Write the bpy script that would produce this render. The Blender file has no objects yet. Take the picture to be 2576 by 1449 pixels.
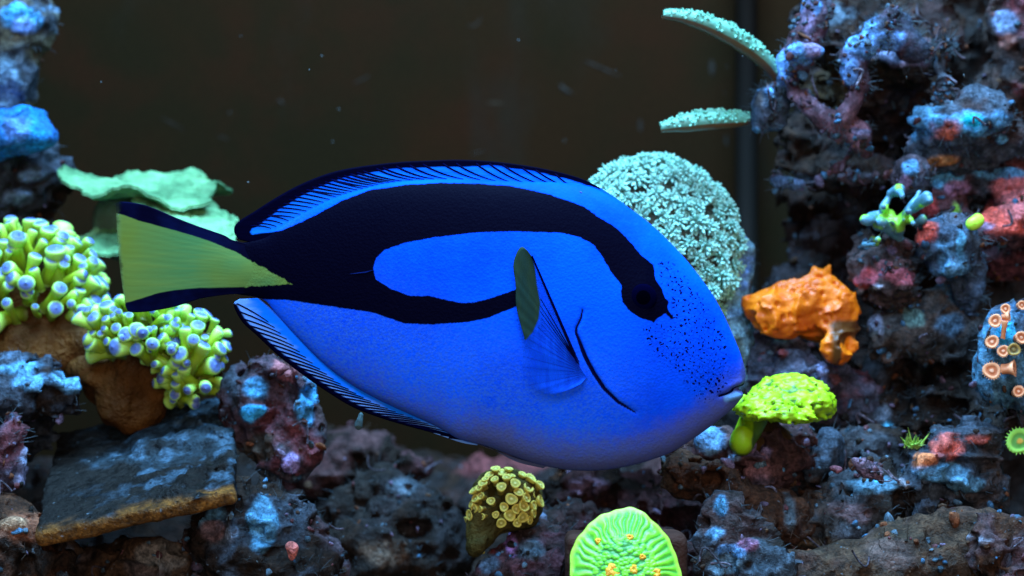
import bpy, math, random
import numpy as np
from mathutils import Vector, Matrix, Euler

# ------------------------------------------------------------------ camera, light, exposure
D = 0.60                       # camera stands 60 cm in front of the fish
S = 0.324 / 2576.0             # metres per layout unit at the fish (the fish is about 20 cm long)
scene = bpy.context.scene
cam_data = bpy.data.cameras.new('camera')
cam_data.sensor_width = 36.0
cam_data.lens = 36.0 * D / 0.324
cam_data.clip_start = 0.02
cam_data.clip_end = 50.0
cam_data.dof.use_dof = True
cam_data.dof.focus_distance = D - 0.008
cam_data.dof.aperture_fstop = 9.0
cam = bpy.data.objects.new('camera', cam_data)
cam.location = (0, -D, 0)
cam.rotation_euler = (math.radians(90), 0, 0)
scene.collection.objects.link(cam)
scene.camera = cam

world = bpy.data.worlds.new('World')
scene.world = world
world.use_nodes = True
bg = world.node_tree.nodes['Background']
bg.inputs['Color'].default_value = (0.46, 0.42, 0.52, 1)
bg.inputs['Strength'].default_value = 0.07


def lamp(name, loc, target, size, size_y, power, color):
    d = bpy.data.lights.new(name, 'AREA')
    d.shape = 'RECTANGLE'
    d.size, d.size_y, d.energy, d.color = size, size_y, power, color
    o = bpy.data.objects.new(name, d)
    o.location = loc
    o.rotation_euler = (Vector(target) - Vector(loc)).to_track_quat('-Z', 'Y').to_euler()
    scene.collection.objects.link(o)
    return o


# the tank's LED fixture hangs above the water; the room in front of the glass is dim and warm
lamp('tank_light', (0.05, -0.06, 0.62), (0.03, 0.06, 0.0), 0.55, 0.14, 22.0, (0.30, 0.62, 1.0))
lamp('tank_light_front', (-0.10, -0.50, 0.62), (0.0, 0.04, -0.02), 0.50, 0.20, 9.5, (0.36, 0.64, 1.0))
lamp('room_light', (0.25, -1.6, 0.25), (0.0, 0.1, -0.03), 0.9, 0.7, 10.0, (1.0, 0.80, 0.70))

vs = scene.view_settings
vs.view_transform = 'Standard'
vs.look = 'None'
vs.exposure = 0.0
vs.gamma = 1.0
vs.use_curve_mapping = False
scene.cycles.max_bounces = 6
scene.cycles.transparent_max_bounces = 8

# ------------------------------------------------------------------ helpers
COL = scene.collection
rng = np.random.default_rng(7)
random.seed(7)


def at(px, py, Y=0.0):
    """Layout units (origin at the upper left, 2576 x 1449 at the fish) and a depth in metres to a point."""
    k = S * (D + Y) / D
    return np.array([(px - 1288.0) * k, Y, (724.5 - py) * k])


def unit(Y=0.0):
    return S * (D + Y) / D


def tag(o, label=None, cat=None, group=None, kind=None):
    if label: o['label'] = label
    if cat: o['category'] = cat
    if group: o['group'] = group
    if kind: o['kind'] = kind
    return o


def thing(name, loc, label, cat, group=None):
    o = bpy.data.objects.new(name, None)
    o.empty_display_size = 0.01
    o.location = loc
    COL.objects.link(o)
    return tag(o, label, cat, group)


def make_mesh(name, V, F, mat, smooth=True, attrs=None):
    """V (n,3); F (m,3|4) array or list of lists."""
    me = bpy.data.meshes.new(name)
    V = np.asarray(V, dtype=np.float32)
    if isinstance(F, np.ndarray):
        k = F.shape[1]
        me.vertices.add(len(V))
        me.vertices.foreach_set('co', V.ravel())
        me.loops.add(F.size)
        me.loops.foreach_set('vertex_index', F.astype(np.int32).ravel())
        me.polygons.add(len(F))
        me.polygons.foreach_set('loop_start', np.arange(0, F.size, k, dtype=np.int32))
        me.polygons.foreach_set('loop_total', np.full(len(F), k, dtype=np.int32))
    else:
        me.from_pydata([tuple(map(float, v)) for v in V], [], F)
    if attrs:
        for an, av in attrs.items():
            av = np.asarray(av, dtype=np.float32)
            if av.ndim == 1:
                a = me.attributes.new(an, 'FLOAT', 'POINT')
                a.data.foreach_set('value', av)
            else:
                a = me.attributes.new(an, 'FLOAT_COLOR', 'POINT')
                c = np.ones((len(av), 4), dtype=np.float32)
                c[:, :3] = av
                a.data.foreach_set('color', c.ravel())
    me.update(calc_edges=True)
    me.validate()
    if smooth:
        me.polygons.foreach_set('use_smooth', np.ones(len(me.polygons), dtype=bool))
    me.materials.append(mat)
    return me


def link(name, me, parent=None, loc=None, rot=None, scale=None):
    o = bpy.data.objects.new(name, me)
    COL.objects.link(o)
    if parent is not None: o.parent = parent
    if loc is not None: o.location = loc
    if rot is not None: o.rotation_euler = rot
    if scale is not None: o.scale = scale
    return o


def part(name, V, F, mat, parent, smooth=True, attrs=None, origin=None):
    """A part whose vertices are given in world coordinates (origin: world place of the parent)."""
    org = np.asarray(parent.location if origin is None else origin)
    return link(name, make_mesh(name, np.asarray(V) - org, F, mat, smooth, attrs), parent)


# ------------------------------------------------------------------ noise and distance fields
def _hash(ix, iy, iz, seed):
    with np.errstate(over='ignore'):
        h = (ix.astype(np.uint32) * np.uint32(374761393) + iy.astype(np.uint32) * np.uint32(668265263)
             + iz.astype(np.uint32) * np.uint32(2147483647) + np.uint32(seed * 1274126177 & 0xffffffff))
        h = (h ^ (h >> np.uint32(13))) * np.uint32(1274126177)
        h = (h ^ (h >> np.uint32(16))) * np.uint32(2246822519)
        h = h ^ (h >> np.uint32(15))
    return (h & np.uint32(0xffffff)).astype(np.float32) / np.float32(0xffffff)


def vnoise(P, scale, seed=0):
    """value noise in [-1, 1]; P (n,3) metres, scale in metres."""
    q = (np.asarray(P, dtype=np.float32) / np.float32(scale)) + np.float32(100.0 + seed * 3.7)
    i = np.floor(q)
    f = q - i
    i = i.astype(np.int32)
    u = f * f * f * (f * (f * 6 - 15) + 10)
    x, y, z = i[:, 0], i[:, 1], i[:, 2]
    r = 0
    for dx in (0, 1):
        wx = u[:, 0] if dx else 1 - u[:, 0]
        for dy in (0, 1):
            wy = u[:, 1] if dy else 1 - u[:, 1]
            for dz in (0, 1):
                wz = u[:, 2] if dz else 1 - u[:, 2]
                r = r + wx * wy * wz * _hash(x + dx, y + dy, z + dz, seed)
    return r * 2 - 1


def fbm(P, scale, octaves=4, seed=0, gain=0.5):
    r, a, t = 0, 1.0, 0
    for o in range(octaves):
        r = r + a * vnoise(P, scale / 2 ** o, seed + o)
        t += a
        a *= gain
    return r / t


def worley(P, scale, seed=0):
    q = np.asarray(P, dtype=np.float32) / np.float32(scale) + np.float32(50.0)
    i = np.floor(q).astype(np.int64)
    best = np.full(len(q), 9.0, dtype=np.float32)
    for dx in (-1, 0, 1):
        for dy in (-1, 0, 1):
            for dz in (-1, 0, 1):
                c = i + np.array([dx, dy, dz])
                px = c[:, 0] + _hash(c[:, 0], c[:, 1], c[:, 2], seed)
                py = c[:, 1] + _hash(c[:, 0], c[:, 1], c[:, 2], seed + 11)
                pz = c[:, 2] + _hash(c[:, 0], c[:, 1], c[:, 2], seed + 23)
                d = (px - q[:, 0]) ** 2 + (py - q[:, 1]) ** 2 + (pz - q[:, 2]) ** 2
                best = np.minimum(best, d)
    return np.sqrt(best)


def sstep(a, b, x):
    t = np.clip((x - a) / (b - a), 0, 1)
    return t * t * (3 - 2 * t)


def E(px, py, Ymm, rx, ry, rd=None):
    """ellipsoid primitive; place in layout units, depth in mm, radii in layout units."""
    Y = Ymm / 1000.0
    k = unit(Y)
    rd = (rx + ry) / 2 if rd is None else rd
    return ('e', at(px, py, Y), np.array([rx * k, rd * k, ry * k]))


def C(x0, y0, Y0, x1, y1, Y1, r0, r1=None):
    """tapered capsule primitive."""
    r1 = r0 if r1 is None else r1
    return ('c', at(x0, y0, Y0 / 1000), at(x1, y1, Y1 / 1000), r0 * unit(Y0 / 1000), r1 * unit(Y1 / 1000))


def chain(pts, Ymm, r):
    out = []
    for k in range(len(pts) - 1):
        a, b = pts[k], pts[k + 1]
        ra = r if np.isscalar(r) else r[k]
        rb = r if np.isscalar(r) else r[k + 1]
        ya = a[2] if len(a) > 2 else Ymm
        yb = b[2] if len(b) > 2 else Ymm
        out.append(C(a[0], a[1], ya, b[0], b[1], yb, ra, rb))
    return out


def prim_d(p, P):
    p = (p[0],) + tuple(np.asarray(x, dtype=np.float32) for x in p[1:])
    if p[0] == 'e':
        q = P - p[1]
        k0 = np.sqrt(((q / p[2]) ** 2).sum(1)) + 1e-6
        k1 = np.sqrt(((q / p[2] ** 2) ** 2).sum(1)) + 1e-6
        return k0 * (k0 - 1) / k1
    if p[0] == 'c':
        a, b = p[1], p[2]
        ba = b - a
        h = np.clip(((P - a) @ ba) / (ba @ ba), 0, 1)
        return np.linalg.norm(P - a - h[:, None] * ba, axis=1) - (p[3] + (p[4] - p[3]) * h)
    if p[0] == 'b':                                   # rounded box: centre, half sizes, 3x3 axes (rows), round
        q = np.abs((P - p[1]) @ p[3].T) - (p[2] - p[4])
        return np.linalg.norm(np.maximum(q, 0), axis=1) + np.minimum(q.max(1), 0) - p[4]


def prim_box(p):
    if p[0] == 'e': return p[1] - p[2], p[1] + p[2]
    if p[0] == 'c':
        r = max(p[3], p[4])
        return np.minimum(p[1], p[2]) - r, np.maximum(p[1], p[2]) + r
    ext = np.abs(p[3]).T @ p[2]
    return p[1] - ext, p[1] + ext


def smin(a, b, k):
    h = np.maximum(k - np.abs(a - b), 0) / k
    return np.minimum(a, b) - h * h * k * 0.25


def surface_nets(Fv, org, h):
    s = Fv < 0
    nx, ny, nz = Fv.shape
    cnt = np.zeros((nx - 1, ny - 1, nz - 1), dtype=np.int8)
    for a in (0, 1):
        for b in (0, 1):
            for c in (0, 1):
                cnt += s[a:nx - 1 + a, b:ny - 1 + b, c:nz - 1 + c]
    cell = np.argwhere((cnt > 0) & (cnt < 8))
    idx = np.full(cnt.shape, -1, dtype=np.int32)
    idx[cell[:, 0], cell[:, 1], cell[:, 2]] = np.arange(len(cell))
    corners = [(a, b, c) for a in (0, 1) for b in (0, 1) for c in (0, 1)]
    val = np.stack([Fv[cell[:, 0] + a, cell[:, 1] + b, cell[:, 2] + c] for a, b, c in corners], 1)
    acc = np.zeros((len(cell), 3), dtype=np.float32)
    n = np.zeros(len(cell), dtype=np.float32)
    for i in range(8):
        for j in range(i + 1, 8):
            ci, cj = np.array(corners[i]), np.array(corners[j])
            if np.abs(ci - cj).sum() != 1: continue
            vi, vj = val[:, i], val[:, j]
            m = (vi < 0) != (vj < 0)
            t = np.where(m, vi / np.where(m, vi - vj, 1), 0)
            acc += (m[:, None] * (ci + t[:, None] * (cj - ci))).astype(np.float32)
            n += m
    V = org + (cell + acc / n[:, None]) * h
    quads = []
    for ax in range(3):
        sl0 = [slice(None)] * 3; sl1 = [slice(None)] * 3
        sl0[ax] = slice(0, -1); sl1[ax] = slice(1, None)
        ch = s[tuple(sl0)] != s[tuple(sl1)]
        e = np.argwhere(ch)
        o1, o2 = [a for a in range(3) if a != ax]
        ok = (e[:, o1] > 0) & (e[:, o2] > 0) & (e[:, o1] < Fv.shape[o1] - 1) & (e[:, o2] < Fv.shape[o2] - 1)
        e = e[ok]
        inside0 = s[e[:, 0], e[:, 1], e[:, 2]]
        def cid(d1, d2):
            q = e.copy(); q[:, o1] += d1; q[:, o2] += d2
            return idx[q[:, 0], q[:, 1], q[:, 2]]
        q = np.stack([cid(-1, -1), cid(0, -1), cid(0, 0), cid(-1, 0)], 1)
        flip = ~inside0 if ax != 1 else inside0
        q[flip] = q[flip][:, ::-1]
        quads.append(q)
    Q = np.concatenate(quads)
    Q = Q[(Q >= 0).all(1)]
    return V, Q


def sdf_mesh(prims, h, k=0.004, holes=(), hk=0.002, disp=None, band=0.008, pad=0.006, clip=None):
    """smooth union of prims minus holes, roughened by disp(P) inside a narrow band."""
    lo = np.min([prim_box(p)[0] for p in prims], 0) - pad
    hi = np.max([prim_box(p)[1] for p in prims], 0) + pad
    if clip is not None:
        lo = np.maximum(lo, clip[0]); hi = np.minimum(hi, clip[1])
    n = np.maximum(((hi - lo) / h).astype(int) + 2, 4)
    ax = [lo[i] + h * np.arange(n[i]) for i in range(3)]
    G = np.stack(np.meshgrid(*ax, indexing='ij'), -1).reshape(-1, 3).astype(np.float32)
    d = None
    for p in prims:
        e = prim_d(p, G)
        d = e if d is None else smin(d, e, k)
    for p in holes:
        d = -smin(-d, prim_d(p, G), hk)
    if disp is not None:
        m = np.abs(d) < band
        d[m] = d[m] + disp(G[m])
    d = d.reshape(n)
    for a in range(3):                              # close the surface at the box
        sl = [slice(None)] * 3
        sl[a] = 0; d[tuple(sl)] = np.maximum(d[tuple(sl)], h * 0.5)
        sl[a] = -1; d[tuple(sl)] = np.maximum(d[tuple(sl)], h * 0.5)
    return surface_nets(d, lo, h)


def sdpoly(P, poly):
    """signed distance to a polygon in layout units, positive inside."""
    P = np.asarray(P, float); poly = np.asarray(poly, float)
    d = np.full(len(P), 1e9)
    ins = np.zeros(len(P), dtype=bool)
    j = len(poly) - 1
    for i in range(len(poly)):
        a, b = poly[i], poly[j]
        e = b - a
        w = P - a
        t = np.clip((w @ e) / (e @ e + 1e-9), 0, 1)
        d = np.minimum(d, ((w - t[:, None] * e) ** 2).sum(1))
        c = (a[1] > P[:, 1]) != (b[1] > P[:, 1])
        xx = (b[0] - a[0]) * (P[:, 1] - a[1]) / (b[1] - a[1] + 1e-12) + a[0]
        ins ^= c & (P[:, 0] < xx)
        j = i
    d = np.sqrt(d)
    return np.where(ins, d, -d)


def sdline(P, pts):
    P = np.asarray(P, float); pts = np.asarray(pts, float)
    d = np.full(len(P), 1e9)
    for i in range(len(pts) - 1):
        a, b = pts[i], pts[i + 1]
        e = b - a
        w = P - a
        t = np.clip((w @ e) / (e @ e + 1e-9), 0, 1)
        d = np.minimum(d, ((w - t[:, None] * e) ** 2).sum(1))
    return np.sqrt(d)


def smooth_curve(pts, n=200):
    """Catmull-Rom through pts, resampled to n by arc length."""
    p = np.asarray(pts, float)
    q = np.vstack([2 * p[0] - p[1], p, 2 * p[-1] - p[-2]])
    out = []
    for i in range(1, len(q) - 2):
        t = np.linspace(0, 1, 16, endpoint=False)[:, None]
        a, b, c, d = q[i - 1], q[i], q[i + 1], q[i + 2]
        out.append(0.5 * (2 * b + (c - a) * t + (2 * a - 5 * b + 4 * c - d) * t ** 2 + (3 * b - a - 3 * c + d) * t ** 3))
    out = np.vstack(out + [p[-1:]])
    L = np.r_[0, np.cumsum(np.linalg.norm(np.diff(out, axis=0), axis=1))]
    s = np.linspace(0, L[-1], n)
    return np.stack([np.interp(s, L, out[:, k]) for k in range(p.shape[1])], 1)


def grid_faces(nu, nv, wrap_v=False):
    iu, iv = np.meshgrid(np.arange(nu - 1), np.arange(nv if wrap_v else nv - 1), indexing='ij')
    iu, iv = iu.ravel(), iv.ravel()
    v2 = (iv + 1) % nv
    return np.stack([iu * nv + iv, (iu + 1) * nv + iv, (iu + 1) * nv + v2, iu * nv + v2], 1)


def tube(path, rad, sides=10, cap=True):
    """tube round a path (n,3) with radii (n,) ; returns V, F(list), t along the path per vertex."""
    path = np.asarray(path, float); n = len(path)
    rad = np.broadcast_to(np.asarray(rad, float), (n,))
    T = np.gradient(path, axis=0)
    T /= np.linalg.norm(T, axis=1)[:, None] + 1e-12
    up = np.array([0.31, 0.87, 0.38])
    N = np.cross(T, up); N /= np.linalg.norm(N, axis=1)[:, None] + 1e-12
    B = np.cross(T, N)
    a = np.linspace(0, 2 * np.pi, sides, endpoint=False)
    V = path[:, None, :] + rad[:, None, None] * (np.cos(a)[None, :, None] * N[:, None, :] + np.sin(a)[None, :, None] * B[:, None, :])
    V = V.reshape(-1, 3)
    F = grid_faces(n, sides, True)[:, ::-1].tolist()
    t = np.repeat(np.linspace(0, 1, n), sides)
    if cap:
        F.append(list(range(sides)))
        F.append(list(range((n - 1) * sides, n * sides))[::-1])
    return V, F, t


def merge(items):
    """items: list of (V, F list, t) -> one V, F, t"""
    VV, FF, TT, o = [], [], [], 0
    for V, F, t in items:
        VV.append(V); TT.append(t)
        FF += [[i + o for i in f] for f in F]
        o += len(V)
    return np.vstack(VV), FF, np.concatenate(TT)


# ------------------------------------------------------------------ materials
class NT:
    def __init__(self, name):
        self.m = bpy.data.materials.new(name)
        self.m.use_nodes = True
        self.t = self.m.node_tree
        self.b = self.t.nodes['Principled BSDF']
        self._obj = None

    def n(self, kind, **kw):
        x = self.t.nodes.new(kind)
        for k, v in kw.items(): setattr(x, k, v)
        return x

    def put(self, sock, v):
        if isinstance(v, bpy.types.NodeSocket): self.t.links.new(v, sock)
        elif isinstance(v, (tuple, list)): sock.default_value = tuple(v) + ((1,) if len(v) == 3 and sock.type == 'RGBA' else ())
        else: sock.default_value = v

    def attr(self, name, color=False):
        a = self.n('ShaderNodeAttribute', attribute_name=name)
        return a.outputs['Color'] if color else a.outputs['Fac']

    def obj(self):
        if self._obj is None: self._obj = self.n('ShaderNodeTexCoord').outputs['Object']
        return self._obj

    def math(self, op, a, b=0.0, clamp=False):
        x = self.n('ShaderNodeMath', operation=op, use_clamp=clamp)
        self.put(x.inputs[0], a); self.put(x.inputs[1], b)
        return x.outputs[0]

    def ramp(self, v, a, b, lo=0.0, hi=1.0):
        x = self.n('ShaderNodeMapRange', interpolation_type='SMOOTHSTEP')
        self.put(x.inputs['Value'], v)
        for k, w in (('From Min', a), ('From Max', b), ('To Min', lo), ('To Max', hi)): self.put(x.inputs[k], w)
        return x.outputs['Result']

    def noise(self, scale, detail=4, rough=0.55, vec=None, out='Fac'):
        x = self.n('ShaderNodeTexNoise')
        self.put(x.inputs['Vector'], vec or self.obj())
        x.inputs['Scale'].default_value = scale
        x.inputs['Detail'].default_value = detail
        x.inputs['Roughness'].default_value = rough
        return x.outputs[out]

    def voronoi(self, scale, feature='F1', vec=None, rnd=1.0, dims='3D'):
        x = self.n('ShaderNodeTexVoronoi', feature=feature, voronoi_dimensions=dims)
        self.put(x.inputs['Vector'], vec or self.obj())
        x.inputs['Scale'].default_value = scale
        x.inputs['Randomness'].default_value = rnd
        return x.outputs['Distance']

    def mix(self, f, a, b, mode='MIX'):
        x = self.n('ShaderNodeMix', data_type='RGBA', blend_type=mode)
        self.put(x.inputs[0], f); self.put(x.inputs[6], a); self.put(x.inputs[7], b)
        return x.outputs[2]

    def scaled(self, sx, sy, sz, rot=(0, 0, 0)):
        x = self.n('ShaderNodeMapping')
        self.put(x.inputs['Vector'], self.obj())
        x.inputs['Scale'].default_value = (sx, sy, sz)
        x.inputs['Rotation'].default_value = rot
        return x.outputs[0]

    def bump(self, h, strength, dist, prev=None):
        x = self.n('ShaderNodeBump')
        x.inputs['Strength'].default_value = strength
        x.inputs['Distance'].default_value = dist
        self.put(x.inputs['Height'], h)
        if prev is not None: self.put(x.inputs['Normal'], prev)
        return x.outputs[0]

    def done(self, col, rough=0.6, normal=None, spec=0.3, sss=0.0, sss_r=(0.001, 0.001, 0.001), coat=0.0):
        self.put(self.b.inputs['Base Color'], col)
        self.put(self.b.inputs['Roughness'], rough)
        self.b.inputs['Specular IOR Level'].default_value = spec
        if sss:
            self.b.inputs['Subsurface Weight'].default_value = sss
            self.b.inputs['Subsurface Radius'].default_value = sss_r
            self.b.inputs['Subsurface Scale'].default_value = 1.0
        self.b.inputs['Coat Weight'].default_value = coat
        if normal is not None: self.put(self.b.inputs['Normal'], normal)
        return self.m


def mat_rock(name='live_rock', grain=1.0, tint=(1, 1, 1)):
    t = NT(name)
    base = t.attr('pig', True)
    n1 = t.noise(900, 5, 0.7)
    n2 = t.noise(240, 5, 0.65)
    n3 = t.voronoi(420)
    f = t.math('MULTIPLY', t.ramp(n1, 0.28, 0.72, 0.45, 1.6), t.ramp(n2, 0.3, 0.7, 0.40, 1.65))
    col = t.mix(1.0, base, f, 'MULTIPLY')
    speck = t.math('MULTIPLY', t.ramp(t.noise(520, 2, 0.5), 0.70, 0.76), 0.45)
    col = t.mix(speck, col, (0.16, 0.24, 0.30))
    h = t.math('ADD', t.math('MULTIPLY', n2, 1.0), t.math('MULTIPLY', n1, 0.55))
    h = t.math('ADD', h, t.math('MULTIPLY', n3, 0.35))
    nb = t.bump(h, 0.75, 0.0024)
    return t.done(col, t.ramp(n2, 0.3, 0.7, 0.40, 0.8), nb, 0.16)


def mat_flesh(name, c1, c2, scale=300, bump=0.4, rough=0.45, sss=0.15, dist=0.0008, spec=0.35):
    t = NT(name)
    n1 = t.noise(scale, 4, 0.6)
    col = t.mix(t.ramp(n1, 0.3, 0.7), c1, c2)
    nb = t.bump(t.noise(scale * 2.5, 4, 0.6), bump, dist)
    return t.done(col, rough, nb, spec, sss)


ROCK = mat_rock()
# ------------------------------------------------------------------ the setting
def mat_backwall():
    t = NT('tank_back_wall')
    n1 = t.noise(9, 3, 0.55)
    n2 = t.noise(24, 4, 0.6)
    col = t.mix(t.ramp(n1, 0.35, 0.65), (0.0150, 0.0066, 0.0022), (0.0098, 0.0066, 0.0023))
    col = t.mix(t.ramp(n2, 0.45, 0.75, 0.0, 0.6), col, (0.020, 0.0062, 0.0024))
    n3 = t.noise(16, 5, 0.6, t.scaled(1.0, 1.0, 0.35))
    col = t.mix(t.ramp(n3, 0.56, 0.72, 0, 0.5), col, (0.012, 0.0105, 0.0070))
    sc = t.noise(60, 2, 0.5, t.scaled(0.35, 1.0, 2.2, (0, 0.5, 0)))
    col = t.mix(t.ramp(sc, 0.74, 0.80, 0, 0.5), col, (0.05, 0.045, 0.032))
    col = t.mix(1.0, col, t.ramp(t.noise(900, 3, 0.8), 0.25, 0.75, 0.45, 1.55), 'MULTIPLY')
    return t.done(col, 0.8, None, 0.03)


def box_mesh(name, lo, hi, mat):
    lo, hi = np.array(lo, float), np.array(hi, float)
    V = [[(lo, hi)[a][0], (lo, hi)[b][1], (lo, hi)[c][2]] for a in (0, 1) for b in (0, 1) for c in (0, 1)]
    F = [[0, 1, 3, 2], [4, 6, 7, 5], [0, 4, 5, 1], [2, 3, 7, 6], [0, 2, 6, 4], [1, 5, 7, 3]]
    return make_mesh(name, V, F, mat, smooth=False)


wall = link('tank_back_wall', box_mesh('tank_back_wall', (-0.6, 0.300, -0.26), (0.6, 0.312, 0.45), mat_backwall()))
tag(wall, kind='structure')
_t = NT('algae_smear')
SMEAR = _t.done(_t.mix(_t.ramp(_t.noise(200, 3), 0.3, 0.7), (0.016, 0.014, 0.011), (0.034, 0.030, 0.026)), 0.8, None, 0.03)
for pts, r_ in (([(405, 296), (432, 310), (462, 326)], 2.0), ([(545, 342), (575, 350)], 1.8), ([(1176, 64), (1198, 62), (1212, 42)], 1.8), ([(1185, 388), (1222, 378)], 1.8), ([(1470, 152), (1510, 170), (1560, 192)], 3.0),
                ([(1408, 210), (1420, 225), (1440, 236)], 6.0), ([(1610, 300), (1612, 330)], 5.0), ([(1790, 150), (1792, 190)], 7.0), ([(1826, 340), (1830, 366)], 6.0), ([(700, 250), (712, 262)], 4.0), ([(890, 210), (930, 190)], 2.0)):
    c_ = smooth_curve([at(x, y, 0.2995) for x, y in pts], 12)
    V_, F_, _ = tube(c_, np.sin(np.linspace(0.25, 2.9, 12)) * r_ * unit(0.3), 6)
    V_[:, 1] = 0.2999 + (V_[:, 1] - 0.2995) * 0.12
    link('algae_smear', make_mesh('algae_smear', V_, F_, SMEAR), wall)
_t = NT('substrate_sand')
_m = _t.done(_t.mix(_t.ramp(_t.noise(500, 4, 0.7), 0.3, 0.7), (0.04, 0.03, 0.02), (0.09, 0.07, 0.05)), 0.8, _t.bump(_t.noise(700, 3), 0.7, 0.001), 0.3)
tag(link('substrate', box_mesh('substrate', (-0.6, -0.25, -0.26), (0.6, 0.299, -0.215), _m)), kind='structure')

# ------------------------------------------------------------------ the fish
def XZ(p, y=0.0):
    """fish outline points (layout units) to metres on the fish's middle plane."""
    p = np.asarray(p, float)
    return np.stack([(p[:, 0] - 1288.0) * S, np.full(len(p), y) if np.isscalar(y) else y, (724.5 - p[:, 1]) * S], 1)


TOP = smooth_curve([(596, 612), (630, 607), (668, 597), (709, 570), (776, 530), (843, 498), (910, 477), (977, 461), (1066, 453), (1155, 452),
                    (1245, 455), (1334, 458), (1400, 459), (1450, 464), (1500, 476), (1560, 508), (1620, 551), (1650, 576), (1689, 614),
                    (1732, 661), (1776, 718), (1806, 765), (1832, 817), (1858, 878), (1871, 917), (1876, 945)], 400)
BOT = smooth_curve([(596, 740), (661, 753), (695, 790), (747, 847), (816, 916), (885, 968), (953, 1006), (1022, 1038), (1091, 1069), (1125, 1088),
                    (1160, 1106), (1229, 1124), (1279, 1143), (1344, 1166), (1408, 1179), (1473, 1184), (1538, 1180), (1603, 1167), (1646, 1154),
                    (1689, 1137), (1732, 1111), (1776, 1081), (1810, 1055), (1847, 1024), (1862, 1003), (1871, 975), (1876, 946)], 400)

STRIPE = np.array([(560, 600), (600, 600), (640, 590), (709, 580), (753, 562), (798, 540), (865, 504), (932, 479), (1021, 466), (1111, 461), (1200, 463),
                   (1289, 470), (1378, 490), (1468, 522), (1503, 548), (1548, 575), (1579, 607), (1606, 640), (1640, 668), (1642, 700), (1659, 726),
                   (1666, 748), (1677, 759), (1673, 776), (1690, 799), (1684, 803), (1668, 787), (1650, 798), (1638, 811), (1631, 806), (1603, 798), (1577, 780),
                   (1560, 757), (1556, 735), (1560, 718), (1534, 687), (1512, 648), (1490, 618), (1456, 599), (1413, 588), (1344, 586), (1290, 584),
                   (1200, 587), (1100, 598), (1020, 613), (970, 631), (950, 650), (943, 676), (950, 703), (988, 727), (1036, 744), (1081, 744),
                   (1125, 754), (1160, 761), (1194, 760), (1229, 751), (1278, 735), (1330, 716), (1330, 760), (1278, 778), (1229, 799), (1177, 809),
                   (1091, 815), (1022, 813), (988, 801), (936, 784), (867, 775), (799, 765), (730, 755), (661, 753), (609, 745), (560, 740)])
YELLOW = np.array([(738, 715), (626, 652), (592, 632), (533, 609), (472, 589), (410, 572), (348, 555), (284, 534), (200, 600), (240, 760), (310, 763),
                   (348, 752), (394, 737), (441, 729), (502, 724), (595, 723), (688, 718)])
GILL = [(1462, 780), (1458, 800), (1447, 823), (1446, 835), (1456, 860), (1469, 895), (1490, 934), (1516, 973), (1551, 1007), (1594, 1033)]
SPOTS = np.array([(1640, 655), (1680, 650), (1720, 690), (1790, 780), (1830, 860), (1835, 960), (1800, 1000), (1750, 1015), (1710, 950), (1660, 910),
                  (1600, 850), (1612, 815), (1680, 800), (1680, 750), (1655, 715)])


def half_thick(u):
    """half thickness of the body, layout units, u = 0 tail .. 1 snout."""
    return np.interp(u, [0, 0.06, 0.15, 0.3, 0.5, 0.68, 0.8, 0.9, 0.96, 0.99, 1.0], [5, 17, 34, 62, 84, 92, 86, 66, 40, 18, 2])


def body_section(x):
    zt = np.interp(x, TOP[:, 0], TOP[:, 1])
    zb = np.interp(x, BOT[:, 0], BOT[:, 1])
    return zt, zb


X0, X1 = 596.0, 1876.0


def body_y(x, z):
    """near-side surface (towards the camera) of the body in layout units, as a positive offset."""
    x = np.asarray(x, float); z = np.asarray(z, float)
    zt, zb = body_section(x)
    c = np.clip((z - (zt + zb) / 2) / np.maximum((zb - zt) / 2, 1e-3), -1, 1)
    return half_thick((x - X0) / (X1 - X0)) * (1 - c * c) ** 0.42


def tail_colour(t):
    st = t.noise(150, 5, 0.65, t.scaled(0.12, 1, 1.6, (0, -0.10, 0)))
    big = t.noise(26, 3, 0.55)
    col = t.mix(t.ramp(big, 0.38, 0.62), (0.120, 0.175, 0.018), (0.062, 0.190, 0.062))
    return t.mix(t.ramp(st, 0.38, 0.75, 0, 0.8), col, (0.15, 0.26, 0.060))


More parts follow.
